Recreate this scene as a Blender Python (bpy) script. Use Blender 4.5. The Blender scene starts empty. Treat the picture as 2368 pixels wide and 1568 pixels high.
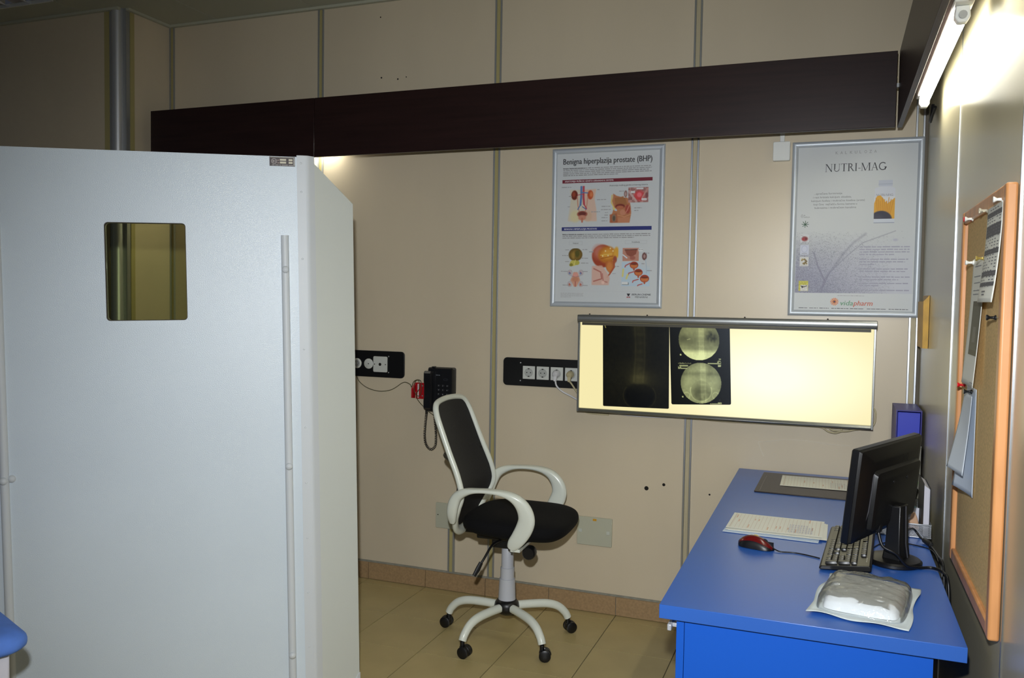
import bpy, math, random
import numpy as np
from mathutils import Vector, Matrix, noise
random.seed(7)
PI = math.pi
SC = bpy.context.scene
COL = SC.collection

# ------------------------------------------------------------------ camera
cam = bpy.data.cameras.new('camera')
cam.sensor_width = 36.0
cam.lens = 36.0 * 1964.24 / 2368.0
cam.clip_start = 0.05
camo = bpy.data.objects.new('camera', cam)
COL.objects.link(camo)
CAM = Vector((-0.33392, -3.87909, 1.48107))
RGT = Vector((0.93468984, 0.35510075, 0.01607377))
UPV = Vector((-0.03139273, 0.03742005, 0.99880641))
FWD = Vector((-0.35407542, 0.9340788, -0.04612372))
m = Matrix((RGT, UPV, -FWD)).transposed().to_4x4()
m.translation = CAM
camo.matrix_world = m
SC.camera = camo

# ------------------------------------------------------------------ world, flash, exposure
world = bpy.data.worlds.new('world'); SC.world = world
world.use_nodes = True
bg = world.node_tree.nodes['Background']
bg.inputs[0].default_value = (0.80, 0.86, 1.0, 1)
bg.inputs[1].default_value = 0.045
fl = bpy.data.lights.new('camera_flash', 'SPOT')       # flash unit in the hot shoe, just above the lens
fl.energy = 252
fl.color = (0.96, 1.0, 1.04)
fl.shadow_soft_size = 0.022
fl.spot_size = math.radians(94)
fl.spot_blend = 1.0
flo = bpy.data.objects.new('camera_flash', fl)
COL.objects.link(flo)
flo.location = CAM + Vector((-0.04, 0, 0.20))
flo.rotation_euler = (m.to_3x3() @ Matrix.Rotation(math.radians(-5), 3, 'Y') @ Matrix.Rotation(math.radians(-10), 3, 'X')).to_euler()      # head tipped slightly down
flo.scale = (1.12, 1.0, 1.0)                            # a flash head throws wider than high
TUBE_E = 36.0
VIEW_E = 1.0
SC.view_settings.view_transform = 'Standard'
SC.view_settings.look = 'None'
SC.view_settings.gamma = 1.0
SC.view_settings.use_curve_mapping = False
SC.view_settings.exposure = 0.0

# ------------------------------------------------------------------ materials
def lin(c):
    return tuple((x / 255 / 12.92) if x / 255 <= 0.04045 else ((x / 255 + 0.055) / 1.055) ** 2.4 for x in c)
MATS = {}
def mat(name, col, rough=0.5, metal=0.0, spec=0.5, var=0.0, vscale=8.0, bump=0.0, bscale=200.0, stretch=(1, 1, 1), col2=None, aniso=0.0, coat=0.0, trans=0.0, emit=0.0, detail=3.0, sub=0.0, lo=0.35, hi=0.65):
    if name in MATS: return MATS[name]
    M = bpy.data.materials.new(name); M.use_nodes = True
    nt = M.node_tree; b = nt.nodes['Principled BSDF']
    c = lin(col); b.inputs['Base Color'].default_value = (*c, 1)
    b.inputs['Roughness'].default_value = rough
    b.inputs['Metallic'].default_value = metal
    b.inputs['Specular IOR Level'].default_value = spec
    b.inputs['Coat Weight'].default_value = coat
    b.inputs['Coat Roughness'].default_value = 0.08
    if aniso: b.inputs['Anisotropic'].default_value = aniso
    if trans: b.inputs['Transmission Weight'].default_value = trans
    if sub: b.inputs['Subsurface Weight'].default_value = sub
    if emit:
        b.inputs['Emission Color'].default_value = (*c, 1); b.inputs['Emission Strength'].default_value = emit
    if var or bump:
        tc = nt.nodes.new('ShaderNodeTexCoord'); mp = nt.nodes.new('ShaderNodeMapping')
        mp.inputs['Scale'].default_value = stretch
        nt.links.new(tc.outputs['Object'], mp.inputs['Vector'])
    if var:
        n = nt.nodes.new('ShaderNodeTexNoise'); n.inputs['Scale'].default_value = vscale; n.inputs['Detail'].default_value = detail
        nt.links.new(mp.outputs[0], n.inputs['Vector'])
        r = nt.nodes.new('ShaderNodeValToRGB')
        c2 = lin(col2) if col2 else tuple(x * (1 - var) for x in c)
        r.color_ramp.elements[0].position = lo; r.color_ramp.elements[1].position = hi
        r.color_ramp.elements[0].color = (*c2, 1); r.color_ramp.elements[1].color = (*c, 1)
        nt.links.new(n.outputs['Fac'], r.inputs['Fac']); nt.links.new(r.outputs[0], b.inputs['Base Color'])
    if bump:
        n = nt.nodes.new('ShaderNodeTexNoise'); n.inputs['Scale'].default_value = bscale; n.inputs['Detail'].default_value = 2
        nt.links.new(mp.outputs[0], n.inputs['Vector'])
        bp = nt.nodes.new('ShaderNodeBump'); bp.inputs['Strength'].default_value = bump; bp.inputs['Distance'].default_value = 0.002
        nt.links.new(n.outputs['Fac'], bp.inputs['Height']); nt.links.new(bp.outputs[0], b.inputs['Normal'])
    MATS[name] = M
    return M

def attr_mat(name, rough=0.5, spec=0.4, film=False, coat=0.0):
    M = bpy.data.materials.new(name); M.use_nodes = True
    nt = M.node_tree; b = nt.nodes['Principled BSDF']
    a = nt.nodes.new('ShaderNodeVertexColor'); a.layer_name = 'Col'
    b.inputs['Roughness'].default_value = rough; b.inputs['Specular IOR Level'].default_value = spec
    b.inputs['Coat Weight'].default_value = coat
    if not film:
        nt.links.new(a.outputs['Color'], b.inputs['Base Color'])
    else:                                            # developed film: filters the light behind it by its density
        t = nt.nodes.new('ShaderNodeBsdfTransparent'); g = nt.nodes.new('ShaderNodeBsdfGlossy')
        g.inputs['Roughness'].default_value = 0.25; g.inputs['Color'].default_value = (0.03, 0.034, 0.04, 1)
        ad = nt.nodes.new('ShaderNodeAddShader')
        nt.links.new(a.outputs['Color'], t.inputs['Color'])
        nt.links.new(t.outputs[0], ad.inputs[0]); nt.links.new(g.outputs[0], ad.inputs[1])
        nt.links.new(ad.outputs[0], nt.nodes['Material Output'].inputs['Surface'])
    return M

PRINT = attr_mat('printed_ink', 0.55, 0.3)
FILM = attr_mat('xray_film', film=True)

# ------------------------------------------------------------------ object helpers
def thing(name, label, cat, loc=(0, 0, 0), rotz=0.0, group=None, kind=None):
    o = bpy.data.objects.new(name, None); COL.objects.link(o)
    o.empty_display_size = 0.05
    o.location = loc; o.rotation_euler = (0, 0, rotz)
    if label: o['label'] = label
    if cat: o['category'] = cat
    if group: o['group'] = group
    if kind: o['kind'] = kind
    return o
def tag(o, label, cat, group=None):
    o['label'] = label; o['category'] = cat
    if group: o['group'] = group
    return o
def root_of(o):
    while o.parent: o = o.parent
    return o

class MB:
    """collects shapes; build() links them as one mesh object"""
    def __init__(s): s.V = []; s.F = []
    def add(s, V, F):
        k = len(s.V); s.V += [tuple(v) for v in V]; s.F += [tuple(i + k for i in f) for f in F]; return s
    def box(s, x0, x1, y0, y1, z0, z1):
        x0, x1 = sorted((x0, x1)); y0, y1 = sorted((y0, y1)); z0, z1 = sorted((z0, z1))
        return s.add([(x0, y0, z0), (x1, y0, z0), (x1, y1, z0), (x0, y1, z0), (x0, y0, z1), (x1, y0, z1), (x1, y1, z1), (x0, y1, z1)],
                     [(0, 3, 2, 1), (4, 5, 6, 7), (0, 1, 5, 4), (1, 2, 6, 5), (2, 3, 7, 6), (3, 0, 4, 7)])
    def loft(s, rings, cap=True, closed=False):
        n = len(rings[0]); V = [p for r in rings for p in r]; F = []
        m_ = len(rings)
        for i in range(m_ if closed else m_ - 1):
            j = (i + 1) % m_
            for k in range(n):
                l = (k + 1) % n
                F.append((i * n + k, i * n + l, j * n + l, j * n + k))
        if cap and not closed:
            F.append(tuple(range(n - 1, -1, -1))); F.append(tuple((m_ - 1) * n + k for k in range(n)))
        return s.add(V, F)
    def prism(s, ring, vec):
        v = Vector(vec); a = [Vector(p) for p in ring]
        return s.loft([[tuple(p) for p in a], [tuple(p + v) for p in a]])
    def tube(s, pts, r, n=10, closed=False, cap=True, sq=None):
        P = [Vector(p) for p in pts]; N = len(P); rings = []
        up = None
        for i in range(N):
            if closed: t = (P[(i + 1) % N] - P[i - 1])
            else: t = P[min(i + 1, N - 1)] - P[max(i - 1, 0)]
            t.normalize()
            if up is None:
                up = Vector((0, 0, 1)) if abs(t.z) < 0.9 else Vector((1, 0, 0))
            u = (up - t * up.dot(t)).normalized(); w = t.cross(u); up = u
            rr = r[i] if isinstance(r, (list, tuple)) and not (len(r) == 2 and N != 2) else r
            ru, rw = (rr if isinstance(rr, (list, tuple)) else (rr, rr))
            rings.append([tuple(P[i] + u * (ru * math.cos(2 * PI * k / n)) + w * (rw * math.sin(2 * PI * k / n))) for k in range(n)])
        return s.loft(rings, cap, closed)
    def cyl(s, p0, p1, r0, r1=None, n=20):
        return s.tube([p0, p1], [r0, r0 if r1 is None else r1], n)
    def lathe(s, prof, c=(0, 0, 0), n=24, ax='z'):
        rings = []
        for r, z in prof:
            ring = []
            for k in range(n):
                a = 2 * PI * k / n; x, y = r * math.cos(a), r * math.sin(a)
                p = {'z': (x, y, z), 'y': (x, -z, y), 'x': (z, x, y)}[ax]
                ring.append((c[0] + p[0], c[1] + p[1], c[2] + p[2]))
            rings.append(ring)
        return s.loft(rings)
    def grid(s, nu, nv, f, double=False):
        V = [f(i / nu, j / nv) for j in range(nv + 1) for i in range(nu + 1)]
        F = [(j * (nu + 1) + i, j * (nu + 1) + i + 1, (j + 1) * (nu + 1) + i + 1, (j + 1) * (nu + 1) + i) for j in range(nv) for i in range(nu)]
        return s.add(V, F)
    def mesh(s, name, smooth=None):
        me = bpy.data.meshes.new(name); me.from_pydata(s.V, [], s.F)
        import bmesh
        b = bmesh.new(); b.from_mesh(me); bmesh.ops.recalc_face_normals(b, faces=b.faces); b.to_mesh(me); b.free()
        if smooth:
            me.polygons.foreach_set('use_smooth', [True] * len(me.polygons))
            me.set_sharp_from_angle(angle=math.radians(smooth))
        return me
    def build(s, name, material, parent=None, bevel=0.0, seg=2, smooth=None, subs=0, w=False, solid=0.0):
        if w and parent:
            r = root_of(parent).location
            s.V = [(v[0] - r.x, v[1] - r.y, v[2] - r.z) for v in s.V]
        me = s.mesh(name, smooth or (40 if bevel else None))
        me.materials.append(material)
        o = bpy.data.objects.new(name, me); COL.objects.link(o)
        if parent: o.parent = parent
        if solid:
            md = o.modifiers.new('solid', 'SOLIDIFY'); md.thickness = solid; md.offset = 0
        if bevel:
            md = o.modifiers.new('bevel', 'BEVEL'); md.width = bevel; md.segments = seg; md.limit_method = 'ANGLE'; md.angle_limit = math.radians(40)
            md.harden_normals = False
        if subs:
            md = o.modifiers.new('sub', 'SUBSURF'); md.levels = subs; md.render_levels = subs
        return o
def inst(me, name, parent, loc, rot=None):
    o = bpy.data.objects.new(name, me); COL.objects.link(o)
    o.parent = parent
    if parent and not isinstance(loc, Vector): loc = Vector(loc)
    o.location = loc
    if rot: o.rotation_euler = rot
    return o
def struct(o):
    o['kind'] = 'structure'; return o

def smoothpath(pts, n=6, closed=False):
    P = [Vector(p) for p in pts]; N = len(P); out = []
    for i in range(N if closed else N - 1):
        if closed: a, b, c, d = P[i - 1], P[i], P[(i + 1) % N], P[(i + 2) % N]
        else: a, b, c, d = P[max(i - 1, 0)], P[i], P[i + 1], P[min(i + 2, N - 1)]
        for k in range(n):
            t = k / n
            out.append(0.5 * ((2 * b) + (c - a) * t + (2 * a - 5 * b + 4 * c - d) * t * t + (3 * b - a - 3 * c + d) * t ** 3))
    if not closed: out.append(P[-1])
    return out
def rrect(x0, x1, y0, y1, r, n=5):
    pts = []
    for cx, cy, a0 in ((x1 - r, y1 - r, 0), (x0 + r, y1 - r, 90), (x0 + r, y0 + r, 180), (x1 - r, y0 + r, 270)):
        for k in range(n + 1):
            a = math.radians(a0 + 90 * k / n); pts.append((cx + r * math.cos(a), cy + r * math.sin(a)))
    return pts
def lerp_table(tab, x):
    if x <= tab[0][0]: return tab[0][1]
    for (a, va), (b, vb) in zip(tab, tab[1:]):
        if x <= b:
            t = (x - a) / (b - a); return va + (vb - va) * t
    return tab[-1][1]

# ------------------------------------------------------------------ flat print (lettering, posters)
_tc = {}
def text2d(body):
    if body in _tc: return _tc[body]
    c = bpy.data.curves.new('t', 'FONT'); c.body = body; c.resolution_u = 2
    o = bpy.data.objects.new('t', c); me = o.to_mesh()
    V = [(v.co.x, v.co.y) for v in me.vertices]; F = [tuple(p.vertices) for p in me.polygons]
    o.to_mesh_clear(); bpy.data.objects.remove(o); bpy.data.curves.remove(c)
    x0 = min(v[0] for v in V); x1 = max(v[0] for v in V)
    _tc[body] = ([(v[0] - x0, v[1] / 0.73) for v in V], F, x1 - x0)
    return _tc[body]

class Print:
    def __init__(s): s.V = []; s.F = []; s.C = []; s.L = []
    def poly(s, pts, col, layer=1):
        k = len(s.V); s.V += [(p[0], p[1], layer) for p in pts]; s.F.append(tuple(range(k, k + len(pts)))); s.C += [lin(col)] * len(pts)
    def rect(s, x0, y0, x1, y1, col, layer=1): s.poly([(x0, y0), (x1, y0), (x1, y1), (x0, y1)], col, layer)
    def ell(s, cx, cy, rx, ry, col, layer=1, n=24): s.poly([(cx + rx * math.cos(2 * PI * k / n), cy + ry * math.sin(2 * PI * k / n)) for k in range(n)], col, layer)
    def ring(s, cx, cy, r, w, col, layer=2, n=24, a0=0, a1=2 * PI, ry=None):
        ry = ry or r
        for k in range(n):
            a = a0 + (a1 - a0) * k / n; b = a0 + (a1 - a0) * (k + 1) / n
            s.poly([(cx + r * math.cos(a), cy + ry * math.sin(a)), (cx + r * math.cos(b), cy + ry * math.sin(b)), (cx + (r - w) * math.cos(b), cy + (ry - w) * math.sin(b)), (cx + (r - w) * math.cos(a), cy + (ry - w) * math.sin(a))], col, layer)
    def line(s, p, q, w, col, layer=2):
        p = Vector(p); q = Vector(q); d = (q - p).normalized(); n_ = Vector((-d.y, d.x)) * w / 2
        s.poly([p - n_, q - n_, q + n_, p + n_], col, layer)
    def path(s, pts, w, col, layer=2):
        for a, b in zip(pts, pts[1:]): s.line(a, b, w, col, layer)
    def text(s, body, x, y, h, col, width=None, align='l', layer=3, shear=0.0, bold=0.0):
        V, F, W = text2d(body); sx = (width / W) if width else h
        off = {'l': 0, 'c': -W * sx / 2, 'r': -W * sx}[align]
        for dx in ([0, bold] if bold else [0]):
            k = len(s.V)
            s.V += [(x + off + v[0] * sx + v[1] * h * shear + dx, y + v[1] * h, layer + (dx > 0) * .5) for v in V]
            s.F += [tuple(i + k for i in f) for f in F]; s.C += [lin(col)] * len(V)
    def words(s, x0, x1, y, h, col, seed=0, last=1.0, layer=2):
        r = random.Random(seed); x = x0; xe = x0 + (x1 - x0) * last
        while x < xe:
            w_ = h * r.uniform(1.2, 5.5); x2 = min(x + w_, xe)
            if x2 - x > h * .5: s.rect(x, y, x2, y + h * r.uniform(.6, .8), col, layer)
            x = x2 + h * .55
    def raster(s, x0, y0, w, h, img, layer=1, keep=None):
        H, W = img.shape[:2]; k = len(s.V)
        ys = y0 + h * (1 - np.arange(H) / (H - 1)); xs = x0 + w * np.arange(W) / (W - 1)
        s.V += [(float(x), float(y), layer) for y in ys for x in xs]
        a = np.clip(img, 0, 1); L = np.where(a <= 0.04045, a / 12.92, ((a + 0.055) / 1.055) ** 2.4)
        s.C += [tuple(map(float, c)) for c in L.reshape(-1, 3)]
        for j in range(H - 1):
            for i in range(W - 1):
                if keep is not None and not keep[j:j + 2, i:i + 2].any(): continue
                p = k + j * W + i; s.F.append((p, p + W, p + W + 1, p + 1))
    def build(s, name, parent, to3d, material=None, w=False):
        V = [to3d(v[0], v[1], v[2]) for v in s.V]
        if w:
            r = root_of(parent).location; V = [(v[0] - r.x, v[1] - r.y, v[2] - r.z) for v in V]
        me = bpy.data.meshes.new(name); me.from_pydata(V, [], s.F)
        at = me.color_attributes.new('Col', 'FLOAT_COLOR', 'POINT')
        arr = np.ones((len(V), 4), dtype=np.float32); arr[:, :3] = np.array(s.C, dtype=np.float32)
        at.data.foreach_set('color', arr.ravel())
        me.materials.append(material or PRINT)
        o = bpy.data.objects.new(name, me); COL.objects.link(o); o.parent = parent
        return o

class Paint:
    """tiny raster painter for printed pictures, coordinates 0..1 (x right, y down)"""
    def __init__(s, W, H, bg=(255, 255, 255)):
        s.a = np.ones((H, W, 3)) * (np.array(bg) / 255); s.W = W; s.H = H
        s.y, s.x = np.mgrid[0:H, 0:W]; s.x = s.x / (W - 1); s.y = s.y / (H - 1); s.asp = W / H
    def mix(s, mk, col): s.a = s.a * (1 - mk[..., None]) + np.array(col) / 255 * mk[..., None]
    def ell(s, cx, cy, rx, ry, col, soft=0.1, al=1.0, rot=0.0):
        dx = (s.x - cx) * s.asp; dy = s.y - cy; c, q = math.cos(rot), math.sin(rot)
        d = np.hypot((dx * c + dy * q) / (rx * s.asp), (-dx * q + dy * c) / ry)
        s.mix(np.clip((1 - d) / soft + .5, 0, 1) * al, col)
    def stroke(s, pts, w, col, al=1.0, soft=0.5):
        d = np.full(s.x.shape, 9.0)
        for (x0, y0), (x1, y1) in zip(pts, pts[1:]):
            ax, ay = (s.x - x0) * s.asp, s.y - y0; bx, by = (x1 - x0) * s.asp, y1 - y0
            t = np.clip((ax * bx + ay * by) / (bx * bx + by * by + 1e-9), 0, 1)
            d = np.minimum(d, np.hypot(ax - t * bx, ay - t * by))
        s.mix(np.clip((w - d) / (w * soft) + 0.0, 0, 1) * al, col)
    def poly(s, pts, col, al=1.0, blur=0):
        ins = np.zeros(s.x.shape, bool); n = len(pts)
        for i in range(n):
            x0, y0 = pts[i]; x1, y1 = pts[(i + 1) % n]
            if y0 == y1: continue
            c = ((y0 > s.y) != (y1 > s.y)) & (s.x < (x1 - x0) * (s.y - y0) / (y1 - y0) + x0)
            ins ^= c
        mk = ins.astype(float)
        for _ in range(blur):
            p = np.pad(mk, 1, mode='edge'); mk = (p[:-2, 1:-1] + p[2:, 1:-1] + p[1:-1, :-2] + p[1:-1, 2:] + p[1:-1, 1:-1]) / 5
        s.mix(mk * al, col)
    def rect(s, x0, y0, x1, y1, col, al=1.0): s.mix(((s.x >= x0) & (s.x <= x1) & (s.y >= y0) & (s.y <= y1)) * al, col)
    def noise(s, amt, seed=0, cell=3):
        r = np.random.RandomState(seed); g = r.rand(s.H // cell + 2, s.W // cell + 2)
        up = np.kron(g, np.ones((cell, cell)))[:s.H, :s.W]; s.a = s.a + (up[..., None] - .5) * amt

# ------------------------------------------------------------------ shared materials
m_wall = mat('beige_wall_laminate', (214, 200, 174), 0.34, spec=0.45, var=0.06, vscale=2.2, stretch=(1, 1, .35), bump=0.02, bscale=500)
m_wallr = mat('satin_grey_wall_laminate', (194, 186, 158), 0.26, spec=0.6, var=0.05, vscale=1.5, bump=0.03, bscale=60, stretch=(1, 1, 0.04))
m_backing = mat('wall_backing', (120, 112, 98), 0.9)
m_alu = mat('brushed_aluminium', (196, 200, 206), 0.32, 1.0, var=0.08, vscale=30, stretch=(20, 20, 1))
m_alu_dull = mat('dull_aluminium_rib', (168, 170, 170), 0.45, 0.6)
m_infill = mat('yellowed_infill_strip', (176, 164, 112), 0.5)
m_ceil = mat('ceiling_tile_white', (186, 186, 166), 0.75, bump=0.05, bscale=300)
m_tile = mat('floor_tile_beige', (186, 168, 118), 0.34, var=0.10, vscale=6, bump=0.05, bscale=260, detail=8)
m_grout = mat('grout_grey', (96, 88, 66), 0.9)
m_skirt = mat('skirting_tile_tan', (172, 142, 104), 0.42, var=0.2, vscale=90, detail=6)
m_skgrout = mat('skirting_grout', (150, 148, 134), 0.9, var=0.2, vscale=40)
m_wood = mat('dark_mahogany_laminate', (44, 25, 24), 0.36, spec=0.45, var=0.35, vscale=4, stretch=(0.6, 4, 14), detail=6, bump=0.04, bscale=40)
m_white = mat('white_plastic', (228, 230, 226), 0.4)
m_black = mat('black_plastic', (16, 16, 18), 0.38)
m_dark = mat('black_soft_plastic', (22, 22, 24), 0.55)
m_dot = mat('dark_hole', (24, 20, 16), 0.9)

# ------------------------------------------------------------------ floor
floor = struct(MB().box(-6, 0.0, -4.7, 0.06, -0.06, -0.003).build('floor', m_grout))
T = 0.333
def tile_mesh(w, d): return MB().box(-w / 2, w / 2, -d / 2, d / 2, -0.008, 0.0).mesh('tile')
full = tile_mesh(T - 0.004, T - 0.004); full.materials.append(m_tile)
xs = [-1.588 + T * k for k in range(-13, 6)]
ys = [-0.075 - T * k for k in range(0, 14)]
cut = {}
def put_tile(x0, x1, y0, y1):
    w_, d_ = round(x1 - x0 - 0.004, 4), round(y1 - y0 - 0.004, 4)
    key = (w_, d_)
    if abs(w_ - (T - .004)) < 1e-3 and abs(d_ - (T - .004)) < 1e-3: me = full
    else:
        if key not in cut:
            cut[key] = tile_mesh(w_, d_); cut[key].materials.append(m_tile)
        me = cut[key]
    inst(me, 'tile', floor, ((x0 + x1) / 2, (y0 + y1) / 2, 0.0))
for x0 in xs:
    x1 = min(x0 + T, -0.002)
    if x1 - x0 < 0.02: continue
    if x1 > -3.9: put_tile(max(x0, -3.90), x1, -0.075, 0.0)
    for y1 in ys[:-1]:
        y0 = y1 - T
        if x1 < -3.85 and y1 > -0.34: continue
        put_tile(x0, x1, y0, y1)

# ------------------------------------------------------------------ back wall: laminate panels in aluminium profiles
wall = struct(MB().box(-3.93, 0.08, 0.012, 0.10, 0, 3.02).build('wall_back', m_backing))
prof_x = [-0.028, -0.940, -1.898, -2.905, -3.893]
PW = 0.036
for i, (a, b_) in enumerate(zip(prof_x[1:], prof_x)):
    MB().box(a + PW / 2 - .002, b_ - PW / 2 + .002, 0.0, 0.014, 0.0, 3.0).build('wall_panel', m_wall, wall)
for i, x in enumerate(prof_x):
    p = MB().box(x - 0.011, x + 0.011, -0.001, 0.013, 0.094, 3.0).build('profile_strip', m_infill if i > 1 else mat('pale_infill_strip', (186, 174, 142), .5), wall)
    for s in (-1, 1):
        MB().box(x + s * 0.0135 - .0045, x + s * 0.0135 + .0045, -0.006, 0.013, 0.094, 3.0).build('rib', m_alu if i < 2 else m_alu_dull, p, bevel=0.0015)
for (x, z, r) in ((-1.125, 0.617, 0.007), (-1.045, 0.641, 0.005), (-0.837, 0.615, 0.003), (-2.551, 2.913, .0025), (-2.543, 2.607, .003), (-2.448, 2.593, .003), (-1.516, 2.387, .0025), (-2.40, 2.60, .002)):
    MB().lathe([(r * 1.5, 0), (r * 1.35, 0.0012), (r * 0.5, 0.0014)], (x, 0.0002, z), 10, 'y').build('nail_hole', m_dot, wall)

# skirting of tan tiles along the back wall
bb = struct(MB().box(-3.9, -0.002, -0.005, 0.004, 0.001, 0.097).build('baseboard_back', m_skgrout))
x = -3.9; nx = -3.587
while x < -0.01:
    x1 = min(nx, -0.004)
    MB().box(x + .0015, x1 - .0015, -0.013, 0.0, 0.002, 0.0885).build('tile', m_skirt, bb, bevel=0.0012)
    x = x1; nx += T

# ------------------------------------------------------------------ right wall
wr = struct(MB().box(0.012, 0.1, -4.7, 0.1, 0, 3.02).build('wall_right', m_backing))
jy = [0.0, -1.0, -1.965, -2.93, -3.895, -4.7]
for a, b_ in zip(jy[1:], jy):
    MB().box(0.0, 0.014, a + 0.003, b_ - 0.003, 0.0, 3.0).build('wall_panel', m_wallr, wr)
for y in jy[1:-1]:
    MB().box(-0.0025, 0.013, y - 0.003, y + 0.003, 0, 3.0).build('joint_strip', m_alu, wr)

# ------------------------------------------------------------------ left return wall, far-left wall, round corner post
wl = struct(MB().box(-4.0, -3.925, -0.30, 0.05, 0, 3.02).build('wall_left', m_backing))
MB().box(-3.928, -3.911, -0.262, -0.002, 0.0, 3.0).build('wall_panel', m_wall, wl)
MB().box(-3.928, -3.909, -0.292, -0.264, 0.0, 3.0).build('profile_strip', m_infill, wl)
wf = struct(MB().box(-6.0, -4.0, -0.30, -0.20, 0, 3.02).build('wall_far_left', m_backing))
MB().box(-5.02, -4.045, -0.337, -0.301, 0.0, 3.0).build('wall_panel', m_wall, wf)
MB().box(-6.0, -5.06, -0.337, -0.301, 0.0, 3.0).build('wall_panel', m_wall, wf)
MB().box(-5.058, -5.022, -0.339, -0.30, 0.0, 3.0).build('profile_strip', m_infill, wf)
MB().box(-4.043, -4.012, -0.339, -0.301, 0.0, 3.0).build('profile_strip', m_infill, wf)
post = struct(MB().cyl((-3.965, -0.325, 0), (-3.965, -0.325, 3.0), 0.030, n=28).build('trim_1', mat('satin_aluminium_post', (206, 208, 212), .45, .75), smooth=40))
MB().box(-4.010, -3.990, -0.336, -0.30, 0, 3.0).build('side_flange', m_alu_dull, post)
MB().box(-3.94, -3.912, -0.318, -0.294, 0, 3.0).build('side_flange', m_alu_dull, post)

# ------------------------------------------------------------------ ceiling
cl = struct(MB().box(-6, 0.1, -4.7, 0.1, 3.03, 3.08).build('ceiling', mat('ceiling_void', (40, 40, 36), .9)))
CP = 0.62
cx = [-2.95 + CP * k for k in range(-5, 6)]
cy = [-0.52 - CP * k for k in range(-1, 7)]
for x0 in cx:
    for y1 in cy:
        y0 = y1 - CP
        if abs(x0 + 4.81) < .02 and abs(y1 + .52) < .02: continue              # the luminaire sits here
        xa, xb, ya, yb = max(x0, -6) + .003, min(x0 + CP, 0.0) - .003, y0 + .003, min(y1, 0.0) - .003
        if xb - xa < .03: continue
        MB().box(xa, xb, ya, yb, 3.0, 3.025).build('ceiling_tile', m_ceil, cl)
tr = struct(MB().box(-3.91, 0, -0.022, 0.0, 2.986, 2.9995).build('trim_2', m_ceil))
tr = struct(MB().box(-3.911, -3.89, -0.32, -0.022, 2.986, 2.9995).build('trim_3', m_ceil))
tr = struct(MB().box(-6, -3.93, -0.357, -0.336, 2.986, 2.9995).build('trim_4', m_ceil))

# recessed louvre luminaire in the ceiling, switched off
lum = thing('ceiling_luminaire', 'recessed square ceiling light with mirror louvres, switched off, top left corner', 'ceiling light', (-4.50, -0.83, 3.0))
m_mirror = mat('mirror_louvre', (225, 225, 230), 0.08, 1.0)
h = 0.303
b = MB()
for s in (-1, 1):
    b.box(s * h - .006, s * h + .006, -h, h, -0.002, 0.05); b.box(-h, h, s * h - .006, s * h + .006, -0.002, 0.05)
b.build('frame', m_white, lum)
MB().box(-h, h, -h, h, 0.09, 0.095).build('reflector_tray', m_mirror, lum)
for k in range(-1, 3):
    xx = -0.45 + 0.15 * (k + 2)
    MB().prism([(xx - .012, -h, .045), (xx + .012, -h, .045), (xx, -h, 0.0)], (0, 2 * h, 0)).build('louvre_rail', m_mirror, lum)
for k in range(12):
    yy = -h + 0.025 + k * 0.05
    MB().prism([(-h, yy - .008, .042), (-h, yy + .008, .042), (-h, yy, .004)], (2 * h, 0, 0)).build('louvre_blade', m_mirror, lum)

# ------------------------------------------------------------------ dark pelmets hiding the strip lights
PF, PB = -0.232, -0.214
def pelmet(name, label, x0, x1):
    t = thing(name, label, 'pelmet', ((x0 + x1) / 2, PF, 2.178))
    MB().box(x0, x1, PF, PB, 2.178, 2.470).build('front_board', m_wood, t, bevel=.0015, w=True)
    MB().box(x0 + .001, x1 - .001, PB, -0.008, 2.440, 2.458).build('top_board', m_wood, t, w=True)
    return t
pl = pelmet('light_pelmet', 'dark mahogany pelmet board at the left, partly hidden by the white screen', -3.83, -2.7915)
MB().box(-3.83, -3.812, PB, -0.008, 2.178, 2.439).build('end_board', m_wood, pl, w=True)
pelmet('light_pelmet', 'long dark mahogany pelmet board above the two framed posters', -2.7885, -0.136)
t = thing('light_pelmet', 'dark mahogany pelmet board running toward the camera along the right wall', 'pelmet', (-0.118, -1.3, 2.178))
MB().box(-0.128, -0.110, -2.75, -0.205, 2.178, 2.475).build('front_board', m_wood, t, bevel=.0015, w=True)
MB().box(-0.110, -0.006, -2.75, -0.205, 2.442, 2.460).build('top_board', m_wood, t, w=True)
MB().box(-0.1358, -0.1285, PF - .001, PB, 2.33, 2.345).build('hinge', m_alu_dull, t, w=True)

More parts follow.
